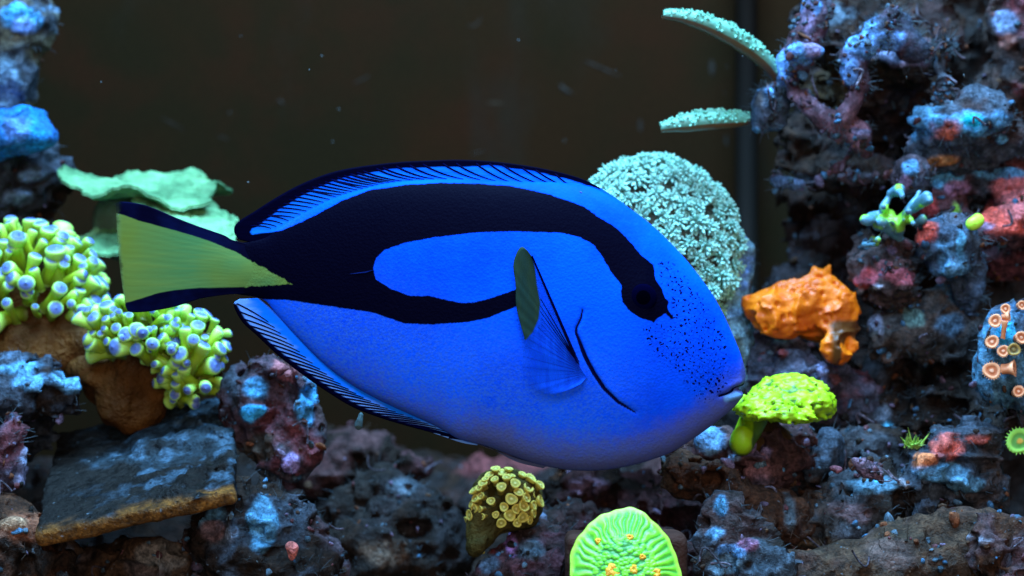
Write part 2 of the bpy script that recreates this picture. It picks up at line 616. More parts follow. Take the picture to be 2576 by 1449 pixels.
def mat_fish():
    t = NT('blue_tang_skin')
    n1 = t.noise(35, 3, 0.5)
    n2 = t.noise(520, 4, 0.65)
    blue = t.mix(t.ramp(n1, 0.35, 0.65), (0.0003, 0.056, 0.76), (0.0003, 0.090, 0.95))
    blue = t.mix(t.ramp(n2, 0.4, 0.75, 0, 0.22), blue, (0.002, 0.125, 0.95))
    fl = t.math('MULTIPLY', t.attr('flank_shade'), t.ramp(t.noise(1000, 4, 0.85), 0.32, 0.68, 0.0, 1.15))  # painted shading of the lower flank, broken up by fine skin grain
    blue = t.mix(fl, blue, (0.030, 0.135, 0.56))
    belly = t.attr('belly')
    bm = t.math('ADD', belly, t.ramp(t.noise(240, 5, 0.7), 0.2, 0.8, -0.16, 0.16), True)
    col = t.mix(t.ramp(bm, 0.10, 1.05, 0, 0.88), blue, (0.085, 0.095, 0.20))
    pale = t.attr('pale')
    col = t.mix(pale, col, (0.16, 0.40, 0.75))
    # freckles on the face, each with its own shape
    sp = t.attr('spots')
    wv = t.n('ShaderNodeVectorMath', operation='ADD')
    sx = t.n('ShaderNodeSeparateXYZ'); t.put(sx.inputs[0], t.obj())
    cx = t.n('ShaderNodeCombineXYZ'); t.put(cx.inputs[0], sx.outputs[0]); t.put(cx.inputs[1], sx.outputs[2])
    t.put(wv.inputs[0], cx.outputs[0])
    nz = t.n('ShaderNodeVectorMath', operation='SCALE')
    t.put(nz.inputs[0], t.noise(420, 2, 0.5, None, 'Color')); nz.inputs['Scale'].default_value = 0.0022
    t.put(wv.inputs[1], nz.outputs[0])
    v1 = t.voronoi(600, 'F1', wv.outputs[0], 1.0, '2D')
    size = t.ramp(t.noise(170, 2, 0.5), 0.3, 0.7, 0.10, 0.27)
    dot = t.math('MULTIPLY', t.math('LESS_THAN', v1, size), t.ramp(sp, -8, 14))
    v2 = t.voronoi(640, 'DISTANCE_TO_EDGE', wv.outputs[0], 1.0, '2D')
    line = t.math('MULTIPLY', t.ramp(v2, 0.02, 0.10, 0.45, 0.0), t.ramp(sp, -5, 25))
    col = t.mix(line, col, (0.001, 0.012, 0.22))
    col = t.mix(dot, col, (0.0006, 0.002, 0.05))
    g = t.attr('gill')
    col = t.mix(t.ramp(g, 0.0, 1.0), col, (0.0006, 0.001, 0.03))
    dk = t.math('ADD', t.attr('dark'), t.ramp(t.noise(700, 3, 0.6), 0.2, 0.8, -1.2, 1.2))
    col = t.mix(t.ramp(dk, -1.8, 1.8), col, (0.0002, 0.0002, 0.006))
    yl = t.math('ADD', t.attr('yellow'), t.ramp(t.noise(600, 3, 0.6), 0.2, 0.8, -2.5, 2.5))
    ycol = tail_colour(t)
    col = t.mix(t.ramp(yl, -2.0, 2.0), col, ycol)
    h = t.math('ADD', t.math('MULTIPLY', t.voronoi(1150), 0.5), t.math('MULTIPLY', n2, 0.8))
    nb = t.bump(h, 0.26, 0.0005)
    return t.done(col, 0.60, nb, 0.02, 0.0)


FISH_MAT = mat_fish()


def body_attrs(P):
    """P (n,2) layout units."""
    zt, zb = body_section(P[:, 0])
    rel = (P[:, 1] - zt) / np.maximum(zb - zt, 1)
    a = {}
    a['dark'] = sdpoly(P, STRIPE)
    a['yellow'] = sdpoly(P, YELLOW)
    a['spots'] = sdpoly(P, SPOTS)
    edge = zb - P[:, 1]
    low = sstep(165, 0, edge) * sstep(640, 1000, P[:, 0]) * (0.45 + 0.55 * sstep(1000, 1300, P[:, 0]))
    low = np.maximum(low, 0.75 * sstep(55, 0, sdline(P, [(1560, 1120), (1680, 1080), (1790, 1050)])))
    a['belly'] = low  # natural grey belly, with some of the underside's shading put into its colour
    a['flank_shade'] = 0.75 * sstep(420, 90, edge) * sstep(640, 760, P[:, 0]) * sstep(1700, 1450, P[:, 0])  # shading put into the skin colour: duller blue towards the lower edge
    gd = sdline(P, GILL)
    w = np.interp(P[:, 1], [780, 800, 830, 880, 960, 1010, 1034], [2.2, 3, 3.0, 5.5, 5.0, 4.0, 1.5])
    g = sstep(w + 1.2, w - 1.2, gd)
    g = np.maximum(g, sstep(4.0, 2.0, sdline(P, [(1806, 994), (1824, 989), (1850, 977), (1872, 966)])))
    a['gill'] = g
    a['pale'] = 0.8 * sstep(14, 4, np.abs(sdline(P, [(1826, 1000), (1850, 992)])))
    return a


fish = thing('blue_tang', at(1240, 800, 0.0), 'bright blue surgeonfish with black markings and yellow tail swimming past the corals', 'fish')
nu, nv = 540, 440
uu = np.linspace(0, 1, nu)
xs = X0 + (X1 - X0) * (1 - (1 - uu) ** 1.35)
ang = np.linspace(0, 2 * np.pi, nv, endpoint=False)
zt, zb = body_section(xs)
mid, hh = (zt + zb) / 2, (zb - zt) / 2
w = half_thick((xs - X0) / (X1 - X0))
PX = np.repeat(xs, nv)
PZ = (mid[:, None] - hh[:, None] * np.cos(ang)[None]).ravel()
sn = np.sin(ang)
PYo = (w[:, None] * (np.sign(sn) * np.abs(sn) ** 0.84)[None]).ravel()
P2 = np.stack([PX, PZ], 1)
PX = PX - 13 * np.exp(-((PZ - 977) / 6.5) ** 2) * sstep(1828, 1862, PX) + 4 * np.exp(-((PZ - 996) / 9) ** 2) * sstep(1835, 1860, PX)
# relief: gill cover groove and ridge, mouth slit, cheek
gd = sdline(P2, GILL)
side = np.sign(PYo)
rel = -3.2 * np.exp(-(gd / 5.0) ** 2)
gx = np.interp(P2[:, 1], [g[1] for g in GILL], [g[0] for g in GILL])
rel += 2.4 * sstep(0, 8, P2[:, 0] - gx) * np.exp(-(gd / 26.0) ** 2) * sstep(790, 850, P2[:, 1]) * sstep(1033, 990, P2[:, 1])
md = sdline(P2, [(1806, 994), (1824, 989), (1850, 977), (1876, 964)])
rel += -6.0 * np.exp(-(md / 5.0) ** 2)
rel += 5.0 * np.exp(-(sdline(P2, [(1835, 1001), (1858, 994)]) / 9.0) ** 2) + 3.0 * np.exp(-(sdline(P2, [(1830, 972), (1862, 960)]) / 10.0) ** 2)
rel += 5.0 * np.exp(-(((P2[:, 0] - 1612) ** 2 + (P2[:, 1] - 748) ** 2) / 60.0 ** 2))
PYo = PYo + side * rel * np.clip(np.abs(PYo) / 12, 0, 1)
V = np.stack([(PX - 1288) * S, -PYo * S, (724.5 - PZ) * S], 1)
F = grid_faces(nu, nv, True).tolist() + [list(range(nv)), list(range((nu - 1) * nv, nu * nv))[::-1]]
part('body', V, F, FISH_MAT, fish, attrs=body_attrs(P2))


# ---- eyes: a dark bulging ball with a thin iris, one on each side
def mat_eye():
    t = NT('fish_eye')
    d = t.attr('rad')
    col = t.mix(t.ramp(d, 0.50, 0.56), (0.0003, 0.0003, 0.002), (0.0006, 0.0007, 0.010))
    return t.done(col, 0.5, None, 0.0)


EYE = mat_eye()
for s in (-1, 1):
    n = 24
    th = np.linspace(0, np.pi * 0.5, 14)
    ph = np.linspace(0, 2 * np.pi, n, endpoint=False)
    r0 = 34.0
    yy = body_y(1612, 748) + 1.0
    Vx = 1612 + r0 * np.sin(th)[:, None] * np.cos(ph)[None]
    Vz = 748 + r0 * np.sin(th)[:, None] * np.sin(ph)[None]
    Vy = yy + 9.0 * np.cos(th)[:, None] + 0 * ph[None]
    V = np.stack([(Vx.ravel() - 1288) * S, s * Vy.ravel() * S, (724.5 - Vz.ravel()) * S], 1)
    rad = np.repeat(np.sin(th), n)
    F = grid_faces(14, n, True)
    if s > 0: F = F[:, ::-1]
    part('eye', V, F, EYE, fish, attrs={'rad': rad})


# ---- fins
def mat_fin(name, ca, cb, dark=(0.0003, 0.0003, 0.008), streak=(0.2, 1, 1.5), trans=0.0, rot=0.0):
    t = NT(name)
    nz = t.noise(260, 4, 0.6, t.scaled(*streak, rot=(0, rot, 0)))
    col = t.mix(t.ramp(t.math('ADD', t.attr('lift'), t.ramp(nz, 0.3, 0.7, -0.25, 0.25)), 0.15, 0.85), ca, cb)
    dk = t.math('ADD', t.attr('dark'), t.ramp(nz, 0.3, 0.7, -2.5, 2.5))
    col = t.mix(t.ramp(dk, -2.0, 2.5), col, dark)
    nb = t.bump(nz, 0.35, 0.0006)
    m = t.done(col, 0.6, nb, 0.01)
    if trans:
        tr = t.n('ShaderNodeBsdfTransparent')
        mx = t.n('ShaderNodeMixShader')
        mx.inputs[0].default_value = 1 - trans
        t.t.links.new(tr.outputs[0], mx.inputs[1])
        t.t.links.new(t.b.outputs[0], mx.inputs[2])
        t.t.links.new(mx.outputs[0], t.t.nodes['Material Output'].inputs['Surface'])
    return m


def fin_sheet(name, base, outer, mat, parent, nt=14, th0=3.2, th1=1.4, dark=None, lift=None, ymid=0.0, wav=0.0):
    """a closed thin sheet between two curves (layout units), thicker at its base."""
    n = len(base)
    t = np.linspace(0, 1, nt)
    G = base[:, None, :] * (1 - t)[None, :, None] + outer[:, None, :] * t[None, :, None]
    P = G.reshape(-1, 2)
    th = np.tile(th0 + (th1 - th0) * t, n)
    y0 = np.broadcast_to(ymid, (n, nt)).ravel() + wav * np.sin(np.repeat(np.linspace(0, 9, n), nt)) * np.tile(t, n)
    A = XZ(P, (y0 - th) * S); B = XZ(P, (y0 + th) * S)
    Fg = grid_faces(n, nt)
    m = len(A)
    F = Fg.tolist() + (Fg[:, ::-1] + m).tolist()
    ring = [i * nt for i in range(n)] + [(n - 1) * nt + j for j in range(1, nt)] + [i * nt + nt - 1 for i in range(n - 2, -1, -1)] + [j for j in range(nt - 2, 0, -1)]
    for a, b in zip(ring, ring[1:] + ring[:1]): F.append([b, a, a + m, b + m])
    V = np.vstack([A, B])
    at_ = {'dark': np.tile(dark(P), 2) if dark else np.full(2 * m, -50.0),
           'lift': np.tile(lift(P, np.tile(t, n)), 2) if lift else np.full(2 * m, 0.5)}
    return part(name, V, F, mat, parent, attrs=at_)


_t = NT('fin_ray_dark')
RAY_DARK = _t.done((0.0003, 0.0006, 0.020), 0.6, None, 0.01)
_t = NT('fin_ray_navy')
RAY_NAVY = _t.done((0.0008, 0.020, 0.26), 0.6, None, 0.05)


def fin_ray(parent, a, b, w0, w1, y, bow=0.0, mat=None):
    """one fin ray: a slim tapered rod lying half in the fin membrane, both sides."""
    a = np.array(a, float); b = np.array(b, float)
    t = np.linspace(0, 1, 7)[:, None]
    nrm = np.array([-(b - a)[1], (b - a)[0]]); nrm /= np.linalg.norm(nrm) + 1e-9
    p = a + (b - a) * t + nrm * bow * 4 * t * (1 - t)
    wd = w1 + (w0 - w1) * (1 - t[:, 0] ** 2.2)
    L = p + nrm * wd[:, None]; R = p - nrm * wd[:, None]
    yy = np.asarray(y) if not np.isscalar(y) else np.full(7, y)
    ring = []
    for k in range(7):
        ring += [[*L[k], yy[k]], [*R[k], yy[k]], [*R[k], -yy[k]], [*L[k], -yy[k]]]
    Q = np.array(ring)
    V = XZ(Q[:, :2], -Q[:, 2] * S)
    F = grid_faces(7, 4, True).tolist() + [[0, 1, 2, 3], [27, 26, 25, 24]]
    return part('fin_ray', V, F, mat or RAY_DARK, parent, origin=fish.location)


# dorsal fin
d_outer = smooth_curve([(600, 603), (589, 582), (597, 560), (640, 532), (700, 494), (760, 462), (830, 435), (900, 420), (1000, 408), (1080, 404), (1160, 402),
                        (1250, 407), (1350, 421), (1440, 442), (1500, 467), (1570, 512)], 200)
d_base = smooth_curve([(640, 612), (672, 606), (709, 584), (776, 546), (843, 514), (910, 490), (977, 472), (1066, 464), (1155, 462), (1245, 466), (1334, 472),
                       (1400, 476), (1450, 482), (1500, 492), (1575, 528)], 200)
d_margin = np.vstack([smooth_curve([(672, 610), (626, 584), (658, 564), (700, 531), (759, 493), (810, 469), (860, 451), (940, 433), (1010, 424), (1090, 419), (1155, 418), (1245, 419), (1312, 428), (1378, 439), (1445, 455), (1512, 480)], 60),
                      [(1520, 440), (1300, 380), (1000, 370), (700, 420), (560, 560), (580, 640)]])
DORSAL = mat_fin('dorsal_fin_skin', (0.0012, 0.10, 0.90), (0.006, 0.19, 0.98), rot=0.15)
dorsal = fin_sheet('dorsal_fin', d_base, d_outer, DORSAL, fish, dark=lambda P: np.maximum(sdpoly(P, d_margin), sdpoly(P, STRIPE)), lift=lambda P, t: 0.85 - 0.6 * t)
d_in = d_margin[:60]
midrib = smooth_curve([(650, 586), (709, 566), (776, 530), (843, 498), (910, 477), (977, 461), (1066, 453), (1155, 452), (1245, 457), (1334, 466), (1400, 472), (1470, 486)], 300)
tips_x = list(np.linspace(634, 905, 23)) + list(np.linspace(922, 1000, 4)) + list(np.linspace(1030, 1400, 10))
for x in tips_x:
    i = np.argmin(np.abs(d_in[4:, 0] - x)) + 4
    tip = d_in[i] + np.array([-4, -6])
    dx = np.interp(x, [640, 760, 900, 1050, 1400], [48, 74, 88, 96, 92])
    j = np.argmin(np.abs(midrib[:, 0] - (x + dx)))
    wid = np.interp(x, [640, 760, 900, 1000, 1400], [1.9, 2.2, 2.6, 2.6, 2.2])
    fin_ray(dorsal, tip, midrib[j] + np.array([0, -2]), wid, 0.6, np.linspace(2.3, 3.9, 7), bow=np.interp(x, [640, 1000], [-3, 5]))

# anal fin
a_outer = smooth_curve([(602, 752), (588, 767), (609, 809), (644, 842), (695, 890), (747, 932), (816, 981), (885, 1023), (953, 1050), (1022, 1071), (1091, 1090), (1160, 1113), (1200, 1120)], 200)
a_base = smooth_curve([(650, 750), (672, 768), (690, 784), (747, 838), (816, 906), (885, 958), (953, 996), (1022, 1028), (1091, 1058), (1125, 1076), (1150, 1092), (1178, 1104), (1210, 1112)], 200)
a_margin = np.vstack([smooth_curve([(596, 766), (622, 808), (655, 838), (706, 884), (758, 924), (826, 972), (892, 1013), (958, 1042), (1026, 1065), (1091, 1086)], 60),
                      [(1091, 1120), (900, 1060), (700, 940), (560, 780), (575, 755)]])


def mat_anal():
    t = NT('anal_fin_skin')
    nz = t.noise(260, 3, 0.6, t.scaled(0.3, 1, 1.2))
    col = t.mix(t.ramp(t.math('ADD', t.attr('lift'), t.ramp(nz, 0.3, 0.7, -0.15, 0.15)), 0.25, 0.75), (0.003, 0.17, 0.95), (0.14, 0.34, 0.88))
    col = t.mix(t.ramp(t.attr('lift'), -0.02, 0.10, 0.75, 0.0), col, (0.03, 0.05, 0.10))
    col = t.mix(t.ramp(t.attr('dark'), -2.5, 2.5), col, (0.0003, 0.0003, 0.008))
    return t.done(col, 0.6, t.bump(nz, 0.3, 0.0006), 0.01)


anal = fin_sheet('anal_fin', a_base, a_outer, mat_anal(), fish, dark=lambda P: sdpoly(P, a_margin), lift=lambda P, t: t * 1.0)
for f in np.linspace(0.03, 0.90, 30):
    i = int(f * 199)
    j = min(199, int(i + 18 + 8 * f))
    tip = a_outer[i] * 0.9 + a_base[i] * 0.1
    k = a_base[j] * 0.62 + a_outer[j] * 0.38
    fin_ray(anal, tip, k, np.interp(f, [0, 0.3, 1], [1.9, 2.3, 2.1]), 0.7, np.linspace(2.2, 3.9, 7), bow=-2.0)

# caudal fin
c_top = smooth_curve([(660, 622), (612, 611), (583, 603), (564, 592), (533, 581), (487, 565), (441, 547), (394, 527), (357, 514), (311, 507), (288, 510)], 120)
c_bot = smooth_curve([(660, 736), (610, 739), (564, 742), (502, 752), (441, 771), (379, 783), (340, 786), (321, 784), (316, 778), (313, 772), (311, 766)], 120)
CAUDAL_DARK_U = np.array([(700, 690), (626, 652), (592, 632), (533, 609), (472, 589), (410, 572), (348, 555), (280, 532), (270, 480), (500, 520), (700, 590)])
CAUDAL_DARK_L = np.array([(700, 718), (595, 723), (502, 724), (441, 729), (394, 737), (348, 752), (300, 765), (300, 830), (700, 800)])


def mat_caudal():
    t = NT('caudal_fin_skin')
    st = t.noise(150, 5, 0.65, t.scaled(0.12, 1, 1.6, (0, -0.10, 0)))
    col = tail_colour(t)
    col = t.mix(t.ramp(t.attr('lift'), 0.95, 1.0, 0, 0.5), col, (0.10, 0.33, 0.20))
    col = t.mix(t.ramp(t.attr('lift'), 0.45, 0.95, 0, 0.5), col, (0.165, 0.205, 0.020))
    dk = t.math('ADD', t.attr('dark'), t.ramp(st, 0.3, 0.7, -1.5, 1.5))
    up = t.mix(t.ramp(t.noise(60, 3), 0.4, 0.7), (0.0003, 0.0003, 0.009), (0.001, 0.003, 0.028))
    col = t.mix(t.ramp(dk, -1.8, 1.8), col, up)
    m = t.done(col, 0.6, t.bump(st, 0.12, 0.0005), 0.02)
    tr = t.n('ShaderNodeBsdfTransparent')
    mx = t.n('ShaderNodeMixShader')
    t.put(mx.inputs[0], t.ramp(t.math('ADD', t.attr('lift'), t.ramp(st, 0.3, 0.7, -0.02, 0.02)), 0.955, 1.0, 1.0, 0.15))
    t.t.links.new(tr.outputs[0], mx.inputs[1])
    t.t.links.new(t.b.outputs[0], mx.inputs[2])
    t.t.links.new(mx.outputs[0], t.t.nodes['Material Output'].inputs['Surface'])
    return m


def c_dark(P):
    return np.maximum(sdpoly(P, CAUDAL_DARK_U), sdpoly(P, CAUDAL_DARK_L))


# sheet from upper edge to lower edge; its far end bows a little
n, nt = 120, 90
t = np.linspace(0, 1, nt)
G = c_top[:, None] * (1 - t)[None, :, None] + c_bot[:, None] * t[None, :, None]
sfrac = np.linspace(0, 1, n)
G[..., 0] += (-5 * sfrac[:, None] ** 3) * np.sin(np.pi * t)[None]
P = G.reshape(-1, 2)
rays = 0.12 * np.abs(np.sin(t * np.pi * 17))[None] * sstep(0.05, 0.4, sfrac)[:, None]
th = (11 * (1 - sfrac) ** 1.5 + 1.6)[:, None] * (0.35 + 0.65 * np.sin(np.pi * np.clip(t, 0.03, 0.97)))[None] + rays
bend = 16 * sfrac[:, None] ** 2 + 0 * t[None]
A = XZ(P, ((bend - th) * S).ravel()); B = XZ(P, ((bend + th) * S).ravel())
Fg = grid_faces(n, nt)
m = len(A)
F = Fg.tolist() + (Fg[:, ::-1] + m).tolist()
ring = [i * nt for i in range(n)] + [(n - 1) * nt + j for j in range(1, nt)] + [i * nt + nt - 1 for i in range(n - 2, -1, -1)] + [j for j in range(nt - 2, 0, -1)]
for a, b in zip(ring, ring[1:] + ring[:1]): F.append([b, a, a + m, b + m])
part('caudal_fin', np.vstack([A, B]), F, mat_caudal(), fish, attrs={'dark': np.tile(c_dark(P), 2), 'lift': np.tile(np.repeat(sfrac, nt), 2)})

# pectoral fins: a fan rooted behind the gill cover, spread away from the body
p_outer = smooth_curve([(1337, 646), (1322, 628), (1309, 624), (1297, 644), (1291, 672), (1297, 718), (1298, 765), (1307, 808), (1319, 852), (1316, 886), (1314, 921),
                        (1322, 955), (1357, 979), (1387, 986), (1421, 978), (1456, 962)], 160)
OLIVE = np.array([(1309, 618), (1322, 624), (1337, 646), (1344, 670), (1350, 718), (1358, 761), (1354, 800), (1339, 834), (1322, 853), (1300, 850), (1280, 800), (1280, 640)])


def mat_pectoral():
    t = NT('pectoral_fin_skin')
    nz = t.noise(240, 4, 0.6, t.scaled(1.5, 1, 0.3, (0, -0.4, 0)))
    col = t.mix(t.ramp(nz, 0.3, 0.7), (0.001, 0.07, 0.72), (0.002, 0.10, 0.88))
    ol = t.mix(t.ramp(nz, 0.35, 0.7), (0.010, 0.034, 0.028), (0.018, 0.044, 0.025))
    col = t.mix(t.ramp(t.attr('olive'), -2.5, 2.5), col, ol)
    m = t.done(col, 0.6, t.bump(nz, 0.4, 0.0006), 0.05)
    tr = t.n('ShaderNodeBsdfTransparent')
    mx = t.n('ShaderNodeMixShader')
    body_op = t.math('MULTIPLY', t.ramp(t.attr('reach'), 0.72, 1.0, 0.46, 0.10), t.ramp(nz, 0.3, 0.7, 0.7, 1.25))
    t.put(mx.inputs[0], t.math('MAXIMUM', body_op, t.ramp(t.attr('olive'), -2.5, 2.5, 0.0, 0.98)))
    t.t.links.new(tr.outputs[0], mx.inputs[1])
    t.t.links.new(t.b.outputs[0], mx.inputs[2])
    t.t.links.new(mx.outputs[0], t.t.nodes['Material Output'].inputs['Surface'])
    return m


PECT = mat_pectoral()
p_base = np.array([1452, 912])[None] + np.linspace(0, 1, 160)[:, None] * np.array([22, 32])[None]
for sgn in (1, -1):
    n, nt = 160, 40
    t = np.linspace(0, 1, nt)
    G = p_base[:, None] * (1 - t)[None, :, None] + p_outer[:, None] * t[None, :, None]
    P = G.reshape(-1, 2)
    T = np.tile(t, n)
    off = body_y(P[:, 0], P[:, 1]) + 2.0 + 30.0 * T ** 1.3 * (0.4 + 0.6 * np.repeat(np.linspace(1, 0, n), nt))
    fan = 0.35 * np.repeat(np.sin(np.linspace(0, 1, n) * np.pi * 26), nt) * T
    V1 = XZ(P, -sgn * (off + fan + 1.2) * S); V2 = XZ(P, -sgn * (off + fan - 0.6) * S)
    Fg = grid_faces(n, nt)
    if sgn < 0: Fg = Fg[:, ::-1]
    m = len(V1)
    F = Fg.tolist() + (Fg[:, ::-1] + m).tolist()
    ring = [i * nt for i in range(n)] + [(n - 1) * nt + j for j in range(1, nt)] + [i * nt + nt - 1 for i in range(n - 2, -1, -1)] + [j for j in range(nt - 2, 0, -1)]
    for a, b in zip(ring, ring[1:] + ring[:1]): F.append([b, a, a + m, b + m] if sgn > 0 else [a, b, b + m, a + m])
    pf = part('pectoral_fin', np.vstack([V1, V2]), F, PECT, fish, attrs={'olive': np.tile(sdpoly(P, OLIVE), 2), 'reach': np.tile(T, 2)})
    # rays: slim rods on the fan
    for k, f in enumerate(np.r_[0.0, np.linspace(0.12, 0.985, 19)]):
        i = int(f * 159)
        tt = np.linspace(0.02, 1.0, 16)
        if f < 0.5 and k > 0:
            q = p_base[i] * (1 - tt)[:, None] + p_outer[i] * tt[:, None]
            tt = tt[sdpoly(q, OLIVE) < 2]
        if len(tt) < 4: continue
        q = p_base[i] * (1 - tt)[:, None] + p_outer[i] * tt[:, None]
        o = body_y(q[:, 0], q[:, 1]) + 2.6 + 30.0 * tt ** 1.3 * (0.4 + 0.6 * (1 - f))
        path = XZ(q, -sgn * o * S)
        wd = (np.linspace(4.6, 2.6, len(tt)) if k == 0 else np.interp(f, [0.1, 0.4, 1], [2.0, 1.1, 0.6]) * np.linspace(1, 0.55, len(tt))) * S
        Vr, Fr, _ = tube(path, wd, 6)
        part('fin_ray', Vr, Fr, RAY_DARK if k < 4 else RAY_NAVY, pf, origin=fish.location)

PELVIC = mat_fin('pelvic_fin_skin', (0.05, 0.07, 0.16), (0.07, 0.085, 0.17))
# pelvic fins folded under the belly
for sgn in (1, -1):
    b0 = smooth_curve([(1200, 1116), (1260, 1138), (1320, 1158), (1375, 1172)], 40)
    o0 = smooth_curve([(1196, 1114), (1240, 1128), (1300, 1158), (1366, 1177)], 40)
    o0[:, 1] += 3 * np.sin(np.linspace(0, np.pi, 40))
    fin_sheet('pelvic_fin', b0, o0, PELVIC, fish, nt=6, th0=3, th1=1, ymid=sgn * 9.0)

# the little scalpel blade at the tail root, one on each side
for sgn in (1, -1):
    q = np.array([(885, 690), (905, 688), (925, 686), (944, 680)])
    path = XZ(q, -sgn * (body_y(q[:, 0], q[:, 1]) + 0.6) * S)
    Vr, Fr, _ = tube(path, np.array([0.6, 2.0, 2.4, 1.0]) * S, 6)
    _t = NT('scalpel_blade')
    part('tail_spine', Vr, Fr, _t.done((0.001, 0.006, 0.06), 0.6, None, 0.02), fish)
# ------------------------------------------------------------------ live rock
BROWN, BLACKISH = (0.046, 0.024, 0.011), (0.014, 0.0105, 0.0065)
GREYB, MAUVE, BLUE = (0.034, 0.060, 0.080), (0.105, 0.042, 0.050), (0.075, 0.22, 0.40)
CYAN, RUST, RED, TAN, OLIVE_ = (0.02, 0.40, 0.80), (0.22, 0.075, 0.03), (0.34, 0.045, 0.03), (0.17, 0.095, 0.03), (0.075, 0.085, 0.05)
PINK, LILAC, PEACH = (0.42, 0.16, 0.22), (0.26, 0.22, 0.48), (0.85, 0.30, 0.20)


def pigment(V, seed, palette, splots):
    """encrusting growth: patches with shapes of their own on a dark rock."""
    palette = [np.array(c) * np.array((1.15, 0.90, 0.95)) for c in palette]
    col = np.tile(np.array(palette[0], dtype=np.float32), (len(V), 1))
    for i, c in enumerate(palette[1:]):
        sc = (0.022, 0.013, 0.030, 0.009, 0.017)[i % 5]
        m = sstep(0.02, 0.32, fbm(V, sc, 4, seed + 31 * (i + 1)))
        if i >= 2: m = m * 0.8
        col = col * (1 - m[:, None]) + np.array(c, dtype=np.float32) * m[:, None]
    crust = np.zeros(len(V))
    wob = fbm(V, 0.014, 4, seed + 400, 0.6)
    col = col * (0.72 + 0.45 * fbm(V, 0.0045, 3, seed + 420, 0.7))[:, None] ** 1.0
    for (px, py, Y, rx, ry, c, *st) in splots:
        k = unit(Y / 1000)
        q = V - at(px, py, Y / 1000)
        r = np.sqrt((q[:, 0] / (rx * k)) ** 2 + (q[:, 1] / max(max(rx, ry) * 2.5 * k, 0.030)) ** 2 + (q[:, 2] / (ry * k)) ** 2)
        m = sstep(1.30, 0.80, r + 1.15 * wob) * (st[0] if st else 0.95)
        lum = max(c); gain = (1.9 if c[0] > 2.2 * c[2] else 1.35) if lum > 0.14 else (1.4 if lum > 0.05 else 0.8)
        if lum > 0.14: crust = np.maximum(crust, m)
        col = col * (1 - m[:, None]) + np.minimum(np.array(c, dtype=np.float32) * gain, 0.95) * m[:, None]
    return col, crust


def strands(name, parent, V, N, n, seed, mat, lmin=0.0010, lmax=0.0045, rad=0.00010, up=0.5):
    """filamentous algae: many fine bent hairs, one mass."""
    r = np.random.default_rng(seed)
    ok = np.where((N[:, 1] < 0.35))[0]
    if len(ok) == 0: return
    pick = ok[r.integers(0, len(ok), n)]
    # hairs grow in clumps
    cl = fbm(V[pick], 0.008, 2, seed + 5)
    pick = pick[cl > -0.05]
    items = []
    for i in pick:
        L = r.uniform(lmin, lmax)
        d = N[i] + r.normal(0, 0.55, 3); d[2] += up * r.uniform(-0.6, 1.0)
        d /= np.linalg.norm(d) + 1e-9
        b = r.normal(0, 0.5, 3)
        t = np.linspace(0, 1, 4)[:, None]
        path = V[i] - N[i] * 0.0003 + d * L * t + b * L * 0.35 * t * t
        items.append(tube(path, rad * np.array([1.2, 1.0, 0.8, 0.4]), 3, False))
    Vv, Ff, t = merge(items)
    o = part(name, Vv, Ff, mat, parent)
    o['kind'] = 'stuff'
    return o


_t = NT('hair_algae')
HAIR = _t.done(_t.mix(_t.ramp(_t.noise(60, 3), 0.3, 0.7), (0.025, 0.040, 0.050), (0.06, 0.085, 0.105)), 0.6, None, 0.3)
_t = NT('hair_algae_brown')
HAIR_B = _t.done(_t.mix(_t.ramp(_t.noise(60, 3), 0.3, 0.7), (0.025, 0.015, 0.009), (0.065, 0.036, 0.022)), 0.6, None, 0.3)

_ico = bpy.data.meshes.new('tmp')
import bmesh
_b = bmesh.new(); bmesh.ops.create_icosphere(_b, subdivisions=2, radius=1.0)
ICO_V = np.array([v.co[:] for v in _b.verts]); ICO_F = np.array([[v.index for v in f.verts] for f in _b.faces]); _b.free()
bpy.data.meshes.remove(_ico)
GROWTH = ((0.05, 0.14, 0.25), (0.035, 0.07, 0.10), (0.13, 0.10, 0.16), (0.09, 0.035, 0.04), (0.08, 0.14, 0.19), (0.05, 0.026, 0.014), (0.012, 0.010, 0.008), (0.14, 0.05, 0.022))


